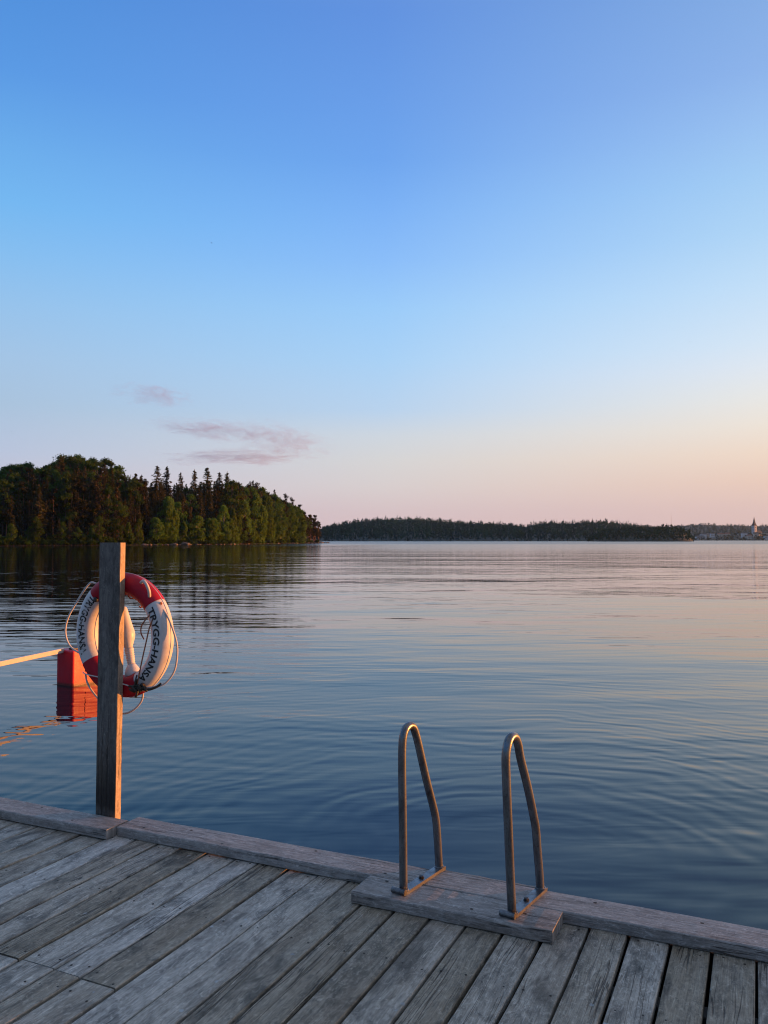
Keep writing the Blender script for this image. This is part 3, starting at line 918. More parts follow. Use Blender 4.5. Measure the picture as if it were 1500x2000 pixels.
def spruce_proto(h=20.0, r=2.9, dens=1.0, base=.06, ragged=.3):
    C_, S_, A_ = [], [], []
    limbs = []
    z = h*base
    while z < h*.985:
        f_ = (z/h - base)/(1-base)
        L = r*(1-f_)**.62*(1-.30*max(0, .22-f_)/.22)
        for k in range(int(7 + 3*(1-f_))):
            a = rng.uniform(0, 2*math.pi)
            l_ = L*rng.uniform(1-ragged*1.6, 1+ragged*.6)
            if l_ < .12: continue
            droop = rng.uniform(.16, .42)*l_ if f_ < .8 else -.12*l_
            nq = max(3, int(l_*3.4*dens))
            for q in np.linspace(.22, 1, nq):
                C_.append((math.cos(a)*l_*q, math.sin(a)*l_*q, z - droop*q**1.4 + .10*l_*(q > .85) + rng.normal(0, .06)))
                S_.append(.24 + .22*(1-f_)*(.5+q*.5))
                A_.append((math.cos(a)*.8, math.sin(a)*.8, -.35))
        z += h*.020*rng.uniform(.7, 1.3)
    C_.append((0, 0, h*.99)); S_.append(.3); A_.append((0, 0, 1))
    C_.append((0, 0, h*.965)); S_.append(.34); A_.append((0, 0, 1))
    return make_tree('spruce_tree', trunk_mesh(h*.98, .23, M['bark']), [quads(np.array(C_), np.array(S_), 1.25, np.array(A_), .45)], M['spruce'])

def clump_leaves(clumps, per, size):
    out = []
    for (c0, rad) in clumps:
        d = rng.normal(size=(per, 3)); d /= np.linalg.norm(d, axis=1)[:, None]
        rr = np.abs(rng.normal(.64, .26, (per, 1)))
        p = np.array(c0) + d*rr*np.array([rad, rad, rad*.72])
        out.append(p)
    P_ = np.concatenate(out)
    return quads(P_, np.full(len(P_), size), 1.0)

def pine_proto(h=20.0):
    limbs, cl = [], []
    for k in range(34):
        f_ = rng.uniform(.30, 1.0)
        L = rng.uniform(.6, 2.6)*(1.15-f_*.62)
        a = rng.uniform(0, 2*math.pi)
        z = h*f_
        c0 = (math.cos(a)*L, math.sin(a)*L, z + rng.normal(0, .3))
        limbs.append(((0, 0, z-.4), c0, .05))
        cl.append((c0, rng.uniform(.6, 1.25)))
    for k in range(7):
        a = rng.uniform(0, 2*math.pi); L = rng.uniform(.8, 1.9); z = h*rng.uniform(.18, .5)
        limbs.append(((0, 0, z), (math.cos(a)*L, math.sin(a)*L, z-.15), .03))
    cl.append(((0, 0, h*.97), .7))
    return make_tree('pine_tree', trunk_mesh(h*.96, .21, M['bark_pine'], limbs, .02), [clump_leaves(cl, 95, .24)], M['pine'])

def broad_proto(h=18.0, w=4.6, base=.10, mat='leaf', bark='bark', name='broadleaf_tree', nclump=46, weep=False):
    limbs, cl = [], []
    for k in range(nclump):
        f_ = rng.uniform(0, 1)
        z = h*(base + (1-base)*f_)
        prof_ = math.sin(math.pi*min(1, (f_*.86+.14)))**.62
        a = rng.uniform(0, 2*math.pi)
        L = w*prof_*rng.uniform(.25, 1.0)
        c0 = (math.cos(a)*L, math.sin(a)*L, z*.96 - (L*.25 if weep else 0))
        cl.append((c0, rng.uniform(.6, 1.8)*(w/4.6)**.6))
        if k % 3 == 0: limbs.append(((0, 0, max(h*base*.8, z*.62)), c0, .09))
    cl.append(((0, 0, h*.95), 1.1))
    lv = [clump_leaves(cl, 150, .23)]
    if weep:
        st = []
        for (c0, rad) in cl:
            for q in range(7):
                a = rng.uniform(0, 2*math.pi)
                for s_ in range(5):
                    st.append((c0[0]+math.cos(a)*rad*.8, c0[1]+math.sin(a)*rad*.8, c0[2]-.3-s_*.33))
        st = np.array(st)
        lv.append(quads(st, np.full(len(st), .17), 1.5, np.tile([0, 0, -1.0], (len(st), 1)), .35))
    return make_tree(name, trunk_mesh(h*.9, .22, M[bark], limbs), lv, M[mat])

def shrub_proto(h=3.0, mat='leaf'):
    cl = []
    for k in range(12):
        a = rng.uniform(0, 2*math.pi); L = rng.uniform(0, 1.4)
        cl.append(((math.cos(a)*L, math.sin(a)*L, rng.uniform(.25, .85)*h), rng.uniform(.5, .9)))
    limbs = [((0, 0, 0), c0, .03) for c0, _ in cl[:6]]
    return make_tree('shrub', trunk_mesh(h*.5, .06, M['bark'], limbs), [clump_leaves(cl, 55, .2)], M['under_leaf' if mat == 'under' else mat])

PROT = {
    'spruce': [(spruce_proto(20, 2.6, 1.0), 20), (spruce_proto(20, 2.1, .95, .10, .42), 20), (spruce_proto(20, 3.1, 1.0, .04, .36), 20)],
    'pine': [(pine_proto(20), 20), (pine_proto(20), 20)],
    'leaf': [(broad_proto(18, 4.8, .12, nclump=56), 18), (broad_proto(18, 4.2, .06, nclump=56), 18), (broad_proto(18, 5.3, .14, nclump=64), 18)],
    'birch': [(broad_proto(15, 3.3, .05, 'birch', 'bark_birch', 'birch_tree', 50, True), 15), (broad_proto(15, 2.5, .02, 'birch', 'bark_birch', 'birch_tree', 46, True), 15)],
    'shrub': [(shrub_proto(3.0, 'under'), 3.0), (shrub_proto(3.0), 3.0)],
}
used = set()
def place(kind, x, y, z, h, wid=1.0, label='', group=None, cat='tree'):
    src, h0 = random.choice(PROT[kind])
    if src.name not in used:
        used.add(src.name); o = src
    else:
        o = src.copy(); COL.objects.link(o)
        for ch in src.children:
            c_ = ch.copy(); COL.objects.link(c_); c_.parent = o
    s_ = h/h0
    o.location = (x, y, z); o.scale = (s_*wid, s_*wid, s_)
    o.rotation_euler = (0, 0, random.uniform(0, 6.28))
    for k in ('group',):
        if k in o: del o[k]
    return tag(o, label, cat, group)

# ------------------------------------------------------------------ wooded point on the left
SH_PX = [-140, -80, 0, 200, 300, 450, 560, 620, 634]
SH_Y = [246, 247, 252, 268, 292, 322, 400, 450, 462]
def shoreY(px): return float(np.interp(px, SH_PX, SH_Y))
def PXW(px, Y): return (px-750)/1600*Y
HPX = [-140, 0, 150, 240, 400, 500, 600, 634]
HH = [9, 11, 14, 11, 8.5, 6.0, 2.6, .8]
def ground(px, d): return float(np.interp(px, HPX, HH))*(1-math.exp(-max(0, d-2.5)/24)) + .10*min(1, d/1.0) + .05*max(0, min(d, 3))
mb = MB()
pxs = np.linspace(-140, 640, 120)
ds = [-6, -2, -.6, 0, .8, 2, 4, 8, 14, 22, 34, 50, 75, 110, 160]
vs = []
for px in pxs:
    fade = np.clip((640-px)/60, .12, 1)
    for d in ds:
        dd_ = d*fade if d > 8 else d
        Y = shoreY(px) + dd_
        z = -.9 if d <= -6 else (-.35 if d == -2 else (-.1 if d < 0 else ground(px, dd_) + random.gauss(0, .06)*(d > 0)))
        if d == 160: z = -1
        vs.append((PXW(px, Y), Y, z))
nd = len(ds)
mb.add(vs, [[i*nd+j, (i+1)*nd+j, (i+1)*nd+j+1, i*nd+j+1] for i in range(len(pxs)-1) for j in range(nd-1)])
M['ground'] = plain('forest_floor', (.016, .018, .008), (.036, .040, .016), .6)
mb.build('wooded_point_ground', M['ground'], smooth=True, label='low earth bank and forest floor of the wooded point', cat='ground', kind='structure')

SKX = [-140, 0, 30, 60, 85, 110, 150, 175, 200, 225, 245, 270, 290, 345, 380, 405, 440, 470, 500, 520, 545, 570, 595, 612, 630]
SKYL = [925, 908, 901, 900, 905, 889, 885, 892, 893, 900, 913, 916, 922, 930, 926, 924, 930, 936, 940, 948, 962, 974, 992, 1003, 1014]
def skyline(px): return float(np.interp(px, SKX, SKYL))
def top_z(px, Y, ypx): return EYE + (1054-ypx)/1600*Y

def put(kind, px, d, ytop, wid, label, group=None, cat='tree'):
    Y = shoreY(px) + d
    z = ground(px, d)
    h = max(2.0, top_z(px, Y, ytop) - z)
    return place(kind, PXW(px, Y), Y, z-.2, h, wid, label, group, cat)

# trees one can pick out on the skyline or at the shore
FEAT = [
    ('spruce', 306, 26, 908, 1.0, 'dark spruce spire on the skyline straight above the right half of the lifebuoy'),
    ('spruce', 325, 28, 910, 1.15, 'twin spruce spire just right of the one above the lifebuoy'),
    ('spruce', 352, 24, 921, .8, 'thin spruce spire standing alone before the gap in the wood'),
    ('spruce', 379, 24, 915, .95, 'open topped spruce left of the darkest spire of the wood'),
    ('spruce', 404, 27, 912, 1.25, 'darkest and bulkiest spruce spire in the middle of the wooded point'),
    ('spruce', 428, 30, 921, .9, 'pale thin spruce spire right of the darkest spire'),
    ('spruce', 443, 26, 920, 1.0, 'round headed spruce where the spires give way to leafy trees'),
    ('spruce', 494, 34, 937, .6, 'tiny spruce tip poking out of the leafy crowns on the slope'),
    ('spruce', 536, 22, 955, .85, 'first dark conifer on the falling right slope of the wood'),
    ('pine', 557, 16, 967, .85, 'tall dark pine halfway down the falling right slope of the wood'),
    ('pine', 570, 14, 974, .8, 'second dark pine down the falling right slope of the wood'),
    ('pine', 584, 12, 984, .8, 'flat topped pine above the gap before the last reddish pines'),
    ('pine', 604, 7, 1004, 1.25, 'reddish brown pine first of the cluster on the tip of the point'),
    ('pine', 614, 6, 1005, 1.2, 'tallest reddish pine of the cluster on the tip of the point'),
    ('pine', 622, 4, 1018, 1.3, 'low reddish pine leaning out last on the tip of the point'),
    ('leaf', 52, 46, 901, 1.15, 'broad dark green crown at the far left of the wooded point'),
    ('leaf', 22, 48, 905, 1.0, 'leafy crown on the left picture edge over the dark wood'),
    ('leaf', 118, 50, 888, 1.1, 'big rounded crown left of the summit of the wood'),
    ('leaf', 150, 52, 885, 1.15, 'highest leafy crown forming the summit of the wood'),
    ('leaf', 178, 50, 892, .95, 'leafy crown just right of the summit of the wood'),
    ('leaf', 205, 48, 893, 1.15, 'broad green crown over the post top, right of the summit'),
    ('spruce', 84, 42, 908, .9, 'small conifer tip in the dip left of the summit crowns'),
    ('spruce', 75, 6, 945, 1.05, 'sunlit tall spruce close to the shore on the far left'),
    ('pine', 140, 8, 930, 1.05, 'brown lit pine at the shore left of the post'),
    ('pine', 228, 7, 940, .95, 'straight bare stemmed pine lit red just right of the post'),
    ('pine', 190, 8, 935, 1.0, 'brown pine directly behind the top of the post'),
    ('birch', 330, 5, 975, 1.05, 'light green birch hanging to the shore right of the lifebuoy'),
    ('birch', 436, 5, 985, 1.0, 'bright green weeping birch at the middle of the shore'),
    ('birch', 455, 4, 992, 1.0, 'bright birch beside the weeping one at the middle of the shore'),
    ('birch', 476, 6, 975, .95, 'tall pale birch left of the reddish little spruce'),
    ('spruce', 478, 2.5, 1008, 1.2, 'short reddish spruce at the waterline among the birches'),
    ('birch', 500, 6, 962, 1.05, 'tall leafy birch right of the reddish little spruce'),
    ('birch', 523, 6, 968, 1.0, 'tall birch on the shore below the first conifer of the slope'),
    ('birch', 548, 5, 985, 1.0, 'light birch on the shore below the tall dark pine'),
    ('birch', 572, 5, 995, 1.05, 'last but one green birch before the reddish pines'),
    ('birch', 590, 4, 1002, .95, 'last green birch before the reddish pines on the tip'),
]
for (k_, px, d, yt, w_, lab) in FEAT: put(k_, px, d, yt, w_*(1.35 if k_ == 'spruce' else 1.0), lab)

BACK = {
    'spruce': ('dark spruce packed in the shaded mass of the wooded point', 'spruces packed in the wood'),
    'pine': ('brownish pine packed in the shaded mass of the wooded point', 'pines packed in the wood'),
    'leaf': ('leafy dark green tree packed in the shaded mass of the wooded point', 'leafy trees packed in the wood'),
    'birch': ('light green birch in the thick of the shore growth of the point', 'birches in the shore growth'),
    'shrub': ('low green shrub at the waterline of the wooded point', 'shrubs along the waterline'),
}
def rnd_kind(px, row):
    q = random.random()
    if row == -1: return 'shrub'
    if px > 592: return 'pine'
    if row >= 4: return ('leaf' if q < .75 else 'spruce') if px < 240 else ('spruce' if px < 440 else ('leaf' if q < .8 else 'spruce'))
    if row in (2, 3): return ('spruce' if q < .45 else ('pine' if q < .72 else 'leaf')) if px < 300 else (('spruce' if q < .88 else 'leaf') if px < 445 else ('leaf' if q < .6 else ('spruce' if q < .8 else 'pine')))
    if row == 1: return ('spruce' if q < .5 else ('pine' if q < .9 else 'leaf')) if px < 300 else (('spruce' if q < .75 else 'birch') if px < 420 else ('birch' if q < .45 else ('leaf' if q < .9 else 'spruce')))
    return ('birch' if q < .12 else ('leaf' if q < .3 else ('spruce' if q < .45 else 'shrub'))) if px < 300 else ('birch' if q < .5 else 'shrub')
for row, d, step, lo0, hi0 in ((5, 52, 12, 4, 16), (4, 42, 13, 0, 12), (3, 30, 12, 6, 22), (2, 18, 11, 16, 42), (1, 9, 10, 26, 75), (0, 3.2, 7.5, 0, 0), (-1, .9, 7.5, 0, 0)):
    px = -120.0
    while px < 624:
        q = px + random.uniform(-4, 4)
        lo, hi = lo0, hi0
        k_ = rnd_kind(q, row)
        fall = np.clip((640-q)/200, .10, 1)
        S_ = skyline(q)
        wl_y = 1054 + 3200/shoreY(q)
        if row == -1:
            yt = wl_y - random.uniform(5, 13)
        elif row == 0:
            yt = wl_y - (random.uniform(12, 26) if k_ == 'shrub' else random.uniform(28, 62))*max(.5, fall)
        else:
            if row == 1 and q > 400: hi = 120
            if q > 515 and row > 1: lo, hi = 12, 34
            elif q > 445 and row > 1: lo, hi = 4, 22
            elif q > 240 and row > 2: lo, hi = 6, 30
            yt = S_ + random.uniform(lo, hi)*(.3+.7*fall) + (4 if k_ == 'spruce' and row >= 4 else 0)
        dd_ = d*random.uniform(.8, 1.2)*(1 if row < 2 else max(.2, fall))
        wid = random.uniform(.85, 1.15)*(1.25 if k_ == 'shrub' else 1)
        if k_ == 'spruce' and 235 < q < 450 and row > 1: wid *= 1.3
        if k_ == 'birch': wid *= random.uniform(1.0, 1.5)
        if k_ == 'leaf' and q < 440: wid *= random.uniform(.9, 1.25)
        lab, grp = BACK[k_]
        put(k_, q, dd_, yt, wid, lab, grp, 'shrub' if k_ == 'shrub' else 'tree')
        px += step*random.uniform(.85, 1.15)*(.75 if q > 400 else (.8 if q > 235 and row > 2 else 1))

# boulders along the foot of the wood
M['rock'] = plain('shore_granite', (.10, .08, .07), (.22, .17, .15), 1.2)
def rock_mesh(seed):
    bm = bmesh.new()
    bmesh.ops.create_icosphere(bm, subdivisions=2, radius=1)
    r_ = np.random.default_rng(seed)
    ph = r_.uniform(0, 6.28, 6)
    for v in bm.verts:
        c_ = v.co
        s_ = 1 + .22*math.sin(3*c_.x+ph[0]) + .18*math.sin(4*c_.y+ph[1]) + .15*math.sin(5*c_.z+ph[2]) + r_.normal(0, .05)
        v.co = Vector((c_.x*s_*1.25, c_.y*s_, c_.z*s_*.72))
    me = bpy.data.meshes.new('shore_boulder'); bm.to_mesh(me); bm.free()
    me.materials.append(M['rock'])
    return me
RM_ = [rock_mesh(k) for k in range(4)]
def boulder(px, d, s_, label, group=None):
    o = bpy.data.objects.new('shore_boulder', random.choice(RM_))
    Y = shoreY(px) + d
    o.location = (PXW(px, Y), Y, .15*s_); o.scale = (s_, s_*.9, s_*.8); o.rotation_euler = (0, 0, random.uniform(0, 6.28))
    COL.objects.link(o)
    return tag(o, label, 'boulder', group)
boulder(364, .6, 1.7, 'largest dark boulder on the shore of the wooded point')
boulder(283, .3, 1.0, 'reddish boulder on the shore just right of the post top')
boulder(338, .4, 1.15, 'pale pink boulder left of the largest one on the shore')
boulder(482, .4, 1.25, 'orange lit boulder under the reddish little spruce')
boulder(640, -1.5, 1.0, 'low pale rock in the water off the tip of the point')
for px in list(np.arange(296, 630, 9.5)):
    boulder(px + random.uniform(-3, 3), random.uniform(.1, 1.0), random.uniform(.35, .85), 'small boulder in the stony shore rim below the trees', 'small boulders along the shore')
boulder(630, -.6, .8, 'small boulder in the stony shore rim below the trees', 'small boulders along the shore')

# ------------------------------------------------------------------ far shore: woods that read as one mass
def cheap_spruce(x, y, z, h, w, n=30):
    f_ = rng.uniform(0, 1, n)**.8
    a = rng.uniform(0, 2*math.pi, n)
    L = w*(1-f_)*rng.uniform(.5, 1, n)
    c_ = np.stack([x+np.cos(a)*L, y+np.sin(a)*L, z+h*(.05+.95*f_)], 1)
    ax = np.stack([np.cos(a)*.6, np.sin(a)*.6, np.full(n, -.6)], 1)
    v, f = quads(c_, (.35+.75*(1-f_))*w*.42, 1.3, ax, .5)
    return v, f
def cheap_broad(x, y, z, h, w, n=30):
    d = rng.normal(size=(n, 3)); d /= np.linalg.norm(d, axis=1)[:, None]
    rr = rng.uniform(.4, 1, (n, 1))
    c_ = np.array([x, y, z+h*.55]) + d*rr*np.array([w, w, h*.45])
    return quads(c_, np.full(n, w*.36), 1.0)
def wood_mass(name, px0, px1, Y0, rows, rowstep, sx, sy, th, step, mats, conifer, label, spread=1.0):
    V, F, MI, o = [], [], [], 0
    seed_ = random.uniform(0, 6)
    for r_ in range(rows):
        Y = Y0 + r_*rowstep
        px = px0
        while px < px1:
            q = px + random.uniform(-1, 1)*step*.5*1600/Y
            ytop = float(np.interp(q, sx, sy))
            zt = EYE + (1054-ytop)/1600*Y + (math.sin(q*.31+seed_)*1.1 + math.sin(q*.83+2*seed_)*.9)*Y/1100
            f_ = (r_/(rows-1)) if rows > 1 else 1
            crest = zt - th*.55
            zg = max(.3, crest*f_)
            h = min(th*random.uniform(.75, 1.15), max(2.0, zt - zg + random.uniform(-2.5, .8)))
            if random.random() < conifer(q): v, f = cheap_spruce(PXW(q, Y), Y + random.uniform(-.5, .5)*rowstep, zg-.5, h, random.uniform(2.2, 3.3)*spread); mi = 0
            else: v, f = cheap_broad(PXW(q, Y), Y + random.uniform(-.5, .5)*rowstep, zg-.5, h*.95, random.uniform(2.6, 4.2)*spread); mi = 1
            V.append(v); F.append(f+o); MI.append(np.full(len(f), mi)); o += len(v)
            px += step*1600/Y*random.uniform(.7, 1.3)
    me = fast_mesh(name, np.concatenate(V), np.concatenate(F), mats, np.concatenate(MI))
    ob = bpy.data.objects.new(name, me); COL.objects.link(ob)
    return tag(ob, label, 'forest', kind='stuff')
def hill(name, px0, px1, Y0, Y1, sx, sy, th, label, n=70, m_=9):
    b_ = MB(); vs = []
    for px in np.linspace(px0, px1, n):
        for k in range(m_+2):
            f_ = min(1, k/(m_-1))
            Y = Y0 + (Y1-Y0)*k/(m_-1)
            zt = EYE + (1054-float(np.interp(px, sx, sy)))/1600*Y
            z = max(.2, (zt-th*.36)*f_) if k < m_ else (zt*.5 if k == m_ else -1)
            if k == 0: z = -.4
            vs.append((PXW(px, Y), Y, z))
    q = m_+2
    b_.add(vs, [[i*q+j, (i+1)*q+j, (i+1)*q+j+1, i*q+j+1] for i in range(n-1) for j in range(q-1)])
    return b_.build(name, M['farground'], smooth=True, label=label, cat='hill', kind='structure')
M['farground'] = plain('far_forest_floor', (.018, .024, .014), (.036, .042, .022), .05)
M['far_spruce'] = foliage('far_spruce', (.008, .030, .024), (.016, .046, .034), (.022, .050, .036), .04, .012)
M['far_leaf'] = foliage('far_leaves', (.012, .042, .026), (.022, .062, .034), (.030, .068, .038), .06, .012)
RX = [600, 628, 650, 675, 700, 750, 800, 850, 900, 930, 960, 1000, 1020, 1050, 1080, 1110, 1150, 1180, 1215, 1260, 1290, 1330]
RY = [1034, 1028, 1021, 1017, 1013, 1009, 1008, 1011, 1015, 1017, 1018, 1020, 1024, 1017, 1015, 1017, 1014, 1014, 1018, 1024, 1027, 1034]
conif = lambda q: .55 if q < 930 else (.5 if q < 1020 else .75)
hill('far_ridge', 596, 1332, 1070, 1500, RX, RY, 17, 'dark wooded ridge across the lake')
wood_mass('far_forest', 598, 1330, 1072, 12, 33, RX, RY, 17, 3.4, [M['far_spruce'], M['far_leaf']], conif, 'dark blue green forest covering the ridge straight across the lake')
HX = [1150, 1160, 1180, 1200, 1230, 1260, 1290, 1320, 1336, 1346, 1354]
HY = [1050, 1040, 1031, 1027, 1025.5, 1026, 1025, 1023, 1028, 1036, 1050]
hill('headland', 1152, 1353, 922, 1010, HX, HY, 16, 'low headland ending left of the village', 40, 5)
wood_mass('headland_wood', 1154, 1352, 926, 4, 20, HX, HY, 16, 2.8, [M['far_spruce'], M['far_leaf']], lambda q: .25, 'darker green wood on the low headland left of the white houses')
DX = [1250, 1320, 1345, 1370, 1400, 1440, 1480, 1560, 1700, 1800]
DY = [1030, 1025, 1023.5, 1022, 1023, 1024, 1025, 1024, 1027, 1040]
hill('distant_hill', 1250, 1800, 2150, 3100, DX, DY, 16, 'distant blue hill behind the village')
wood_mass('distant_forest', 1255, 1790, 2180, 10, 100, DX, DY, 17, 5.5, [M['far_spruce'], M['far_leaf']], lambda q: .7, 'hazy blue forest on the distant hill behind the church', 1.5)

# village at the foot of the distant hill
VY = 1900.0
hill('village_shore', 1335, 1800, 1880, 2140, [1335, 1350, 1420, 1500, 1800], [1050, 1047, 1042, 1040, 1042], 3, 'gently rising village shore', 30, 6)
M['vwhite'] = plain('white_render', (.60, .60, .60), (.72, .72, .72), .3)
M['church_white'] = plain('church_render', (.52, .53, .55), (.60, .60, .62), .3)
M['vcream'] = plain('cream_render', (.48, .44, .38), (.58, .52, .45), .3)
M['vroof'] = plain('dark_slate_roof', (.035, .035, .04), (.07, .065, .065), .4)
M['vtile'] = plain('red_tile_roof', (.20, .08, .05), (.28, .12, .08), .4)
M['glass'] = plain('dark_window_glass', (.02, .025, .03), (.04, .045, .05), .5, .15)
def house(px, ybase, w, d, h, roof_h, wall, roof, label, Y=VY, rz=0.0, nwin=4):
    x = PXW(px, Y); z = EYE + (1054-ybase)/1600*Y
    o = empty('village_house', (x, Y, z), rz, label=label, cat='house')
    m_ = MB(); m_.box((0, 0, h/2-2), (w, d, h+4)); m_.build('wall', wall, o)
    m_ = MB()
    a, b_ = w/2+.5, d/2+.5
    vs = [(-a, -b_, h), (a, -b_, h), (a, b_, h), (-a, b_, h), (-a, 0, h+roof_h), (a, 0, h+roof_h)]
    m_.add([(v[0], v[1], v[2]+.004) for v in vs], [[0, 1, 5, 4], [2, 3, 4, 5], [0, 4, 3], [1, 2, 5], [3, 2, 1, 0]])
    m_.build('roof', roof, o)
    m_ = MB(); m_.box((w*.2, d*.1, h+roof_h*.9), (1.1, 1.1, 2.2)); m_.build('chimney', roof, o)
    for k in range(nwin):
        for lev in range(2 if h > 6 else 1):
            m_ = MB(); m_.box((-w/2 + w*(k+.5)/nwin, -d/2-.03, h*.28 + lev*h*.42), (1.3, .10, 1.6)); m_.build('window', M['glass'], o)
    return o
house(1366, 1053.5, 18, 9, 6.5, 2.6, M['vwhite'], M['vroof'], 'long low white house closest to the headland at the water')
house(1373, 1048.5, 13, 9, 6.0, 2.2, M['vwhite'], M['vroof'], 'white house behind the long low one at the water', VY+30)
house(1381, 1048.5, 9, 9, 7.5, 1.4, M['vcream'], M['vroof'], 'tall pale block with a flat roof left of the church', VY+40)
house(1391, 1046.5, 9, 8, 5.5, 2.2, M['vwhite'], M['vroof'], 'white house right of the tall pale block', VY+50)
house(1407, 1047.5, 14, 9, 5.0, 3.0, M['vcream'], M['vtile'], 'brownish house among trees halfway to the church', VY+50)
house(1420, 1047.0, 11, 9, 5.0, 3.0, M['vcream'], M['vtile'], 'brownish house second on the way to the church', VY+55)
house(1453, 1046.5, 12, 9, 6.0, 2.4, M['vwhite'], M['vroof'], 'white house left below the church tower', VY+40)
house(1463, 1050.0, 10, 8, 4.5, 2.6, M['vcream'], M['vtile'], 'small low house near the water below the church', VY+15)
house(1476, 1046.0, 10, 8, 5.0, 3.0, M['vcream'], M['vroof'], 'grey house right below the church tower', VY+40)
house(1497, 1051.0, 12, 8, 4.5, 2.4, M['vwhite'], M['vroof'], 'pale house at the right picture edge near the water', VY+10)

# church
cz = EYE + (1054-1042)/1600*1990
ch = empty('church', (PXW(1473, 1990), 1990, cz), R(-62), label='white church tower with a dark pointed spire above the village', cat='church')
m = MB(); m.box((0, 0, 8.5), (8.6, 8.6, 21)); m.build('tower', M['church_white'], ch)
m = MB()
s_ = 4.7
vs = [(-s_, -s_, 19.01), (s_, -s_, 19.01), (s_, s_, 19.01), (-s_, s_, 19.01)]
for k, (rr, zz_) in enumerate(((2.7, 23.5), (1.5, 30.0), (.16, 40.5))):
    vs += [(-rr, -rr, zz_), (rr, -rr, zz_), (rr, rr, zz_), (-rr, rr, zz_)]
fs = [[3, 2, 1, 0]]
for i in range(3):
    for k in range(4): fs.append([i*4+k, i*4+(k+1) % 4, (i+1)*4+(k+1) % 4, (i+1)*4+k])
fs.append([12, 13, 14, 15])
m.add(vs, fs); m.build('spire', M['vroof'], ch)
for (x_, y_, rz_) in ((0, -4.33, 0), (-4.33, 0, 90), (4.33, 0, 90)):
    for z_ in (8.5, 14.5):
        m = MB(); m.box((x_, y_, z_), ((1.5, .1, 2.6) if rz_ == 0 else (.1, 1.5, 2.6))); m.build('window', M['glass'], ch)
m = MB(); m.box((0, 13.2, -2.5), (10, 17.5, 9)); m.build('nave', M['vcream'], ch)
m = MB()
m.add([(-5.5, 4.4, 2.01), (5.5, 4.4, 2.01), (5.5, 22.4, 2.01), (-5.5, 22.4, 2.01), (0, 4.4, 7.5), (0, 22.4, 7.5)], [[0, 1, 4], [2, 3, 5], [0, 4, 5, 3], [1, 2, 5, 4], [3, 2, 1, 0]])
m.build('nave_roof', M['vroof'], ch)

# village trees
vt_ = []
wood_mass('village_greenery', 1350, 1790, 1885, 5, 34, [1340, 1400, 1500, 1800], [1046, 1041, 1039, 1042], 9, 10.5, [M['far_spruce'], M['far_leaf']], lambda q: .2, 'grey green garden trees massed between the village houses', 1.3)

# radio mast behind the headland
mast = empty('radio_mast', (PXW(1311, 2500), 2500, 20), 0, label='hair thin radio mast rising behind the headland', cat='mast')
m = MB()
for k in range(3):
    a = k*2.094
    m.tube([(.9*math.cos(a), .9*math.sin(a), -10), (.25*math.cos(a), .25*math.sin(a), 52)], .09, 6)
m.build('lattice', M['boltblk'], mast)
m = MB(); m.tube([(0, 0, 51), (0, 0, 66)], .12, 6); m.build('antenna', M['boltblk'], mast)

# ------------------------------------------------------------------ birds
M['bird'] = plain('dark_feathers', (.03, .03, .035), (.06, .055, .05), 10)
def bird(px, py, Y, span, bank, label):
    m_ = MB()
    L = span*.42
    m_.tube([(0, -L/2, 0), (0, -L*.25, .01), (0, 0, .012), (0, L*.25, .012), (0, L*.42, .015), (0, L*.5, .012)], [.004, span*.035, span*.055, span*.05, span*.035, .005], 8)
    for sg in (-1, 1):
        vs = [(0, L*.22, .02), (sg*span*.24, L*.18, span*.10), (sg*span*.5, -L*.12, span*.04), (sg*span*.24, -L*.02, span*.09), (0, -L*.10, .02)]
        vs += [(v[0], v[1], v[2]-.008) for v in vs]
        m_.add(vs, [[0, 1, 3, 4], [1, 2, 3], [9, 8, 6, 5], [8, 7, 6], [0, 5, 6, 1], [1, 6, 7, 2], [2, 7, 8, 3], [3, 8, 9, 4]])
    m_.add([(0, -L*.4, .01), (-span*.07, -L*.75, .01), (0, -L*.62, .012), (span*.07, -L*.75, .01)], [[0, 1, 2, 3]])
    o = m_.build('bird', M['bird'], label=label, cat='bird')
    o.location = (PXW(px, Y), Y, EYE + (1054-py)/1600*Y)
    o.rotation_euler = (.15, bank, random.uniform(1, 2))
    return o
bird(409, 468, 90, .36, .2, 'tiny dark bird in the blue sky high above the wooded point')
bird(985, 637, 110, .30, -.3, 'tiny dark bird right of the middle of the sky')
bird(1352, 665, 110, .28, .3, 'tiny dark bird on the right side of the sky')
bird(20, 842, 100, .30, .0, 'tiny dark bird over the trees on the left picture edge')

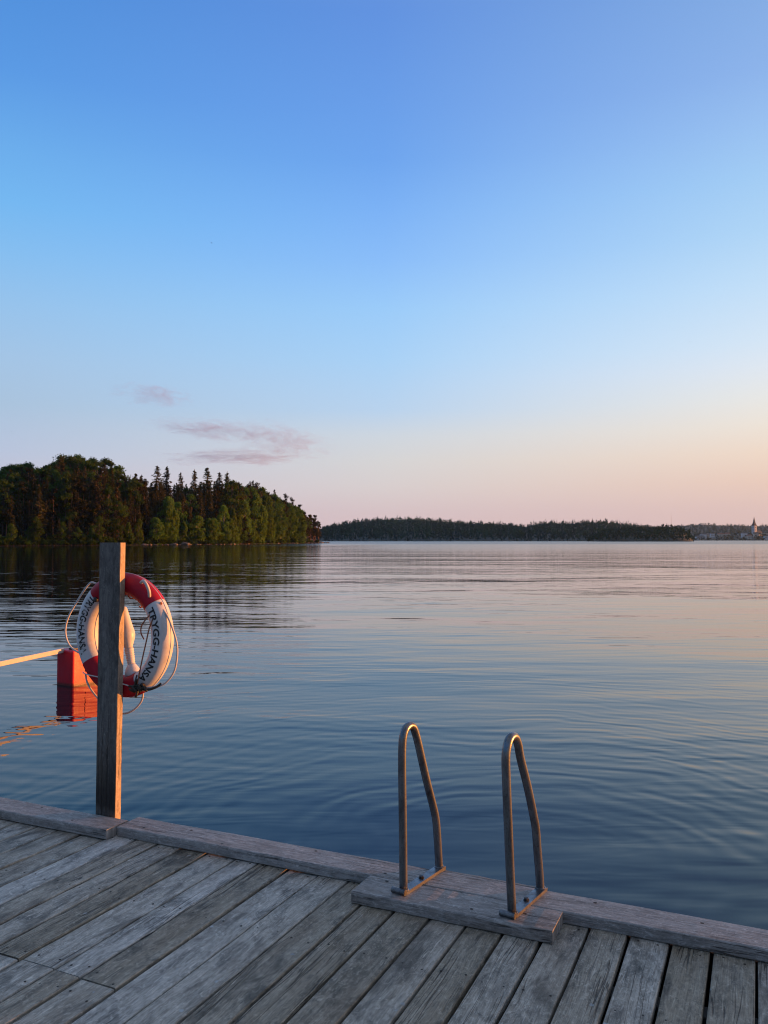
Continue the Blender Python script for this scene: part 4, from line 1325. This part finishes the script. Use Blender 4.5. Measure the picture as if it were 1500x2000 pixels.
# ------------------------------------------------------------------ clouds: thin real volumes far beyond the hills
def cloud_mat(seed, dens):
    t = NT('evening_cloud')
    co = t.new('TexCoord').outputs['Object']
    ln = t.new('VectorMath', operation='LENGTH'); t.put(ln.inputs[0], co)
    fall = t.math('SUBTRACT', 1.0, t.math('POWER', ln.outputs['Value'], 1.6))
    n = t.noise(t.mapping(co, (1.5, .9, .95), loc=(seed, seed*2, 0)), 1.9, 6, .64, 1.2)
    d = t.math('ADD', t.math('MULTIPLY', fall, .85), t.math('MULTIPLY', t.math('SUBTRACT', n, .60), 3.8))
    d = t.math('MULTIPLY', t.math('MAXIMUM', d, 0.0), dens)
    v = t.new('VolumePrincipled')
    v.inputs['Color'].default_value = (.66, .58, .80, 1)
    v.inputs['Anisotropy'].default_value = .35
    t.put(v.inputs['Density'], d)
    t.l.new(v.outputs[0], t.out.inputs['Volume'])
    return t.mat
def cloud(px0, px1, py0, py1, tilt, seed, dens, label, Y=4200):
    bm = bmesh.new()
    bmesh.ops.create_icosphere(bm, subdivisions=3, radius=1)
    me = bpy.data.meshes.new('cloud'); bm.to_mesh(me); bm.free()
    me.materials.append(cloud_mat(seed, dens))
    o = bpy.data.objects.new('cloud', me); COL.objects.link(o)
    w = (px1-px0)/1600*Y/2
    o.location = (PXW((px0+px1)/2, Y), Y, EYE + (1054-(py0+py1)/2)/1600*Y)
    o.scale = (w, w*.6, (py1-py0)/1600*Y/2)
    o.rotation_euler = (0, R(tilt), 0)
    return tag(o, label, 'cloud')
cloud(200, 396, 744, 796, 5.0, 3.1, .0046, 'small pinkish wisp of cloud, highest over the wooded point')
cloud(262, 560, 816, 862, 4.5, 8.4, .0050, 'long thin mauve streak of cloud in the middle over the spruce spires')
cloud(415, 672, 820, 894, 9.0, 12.7, .0042, 'broader pinkish mauve cloud reaching furthest right of the wooded point')
cloud(285, 660, 876, 910, -.8, 5.2, .0056, 'lowest thin mauve streak of cloud just over the spruce spires')

# ------------------------------------------------------------------ evening haze over the lake
def haze(dens):
    t = NT('haze')
    v = t.new('VolumePrincipled')
    v.inputs['Color'].default_value = (.42, .66, .95, 1)
    v.inputs['Density'].default_value = dens
    v.inputs['Anisotropy'].default_value = .55
    t.l.new(v.outputs[0], t.out.inputs['Volume'])
    m_ = MB(); m_.box((0, 1650, 62), (5200, 3500, 126))
    return m_.build('haze', t.mat, label='thin blue evening haze over the lake and far shore', cat='haze', kind='stuff')
haze(.000042)
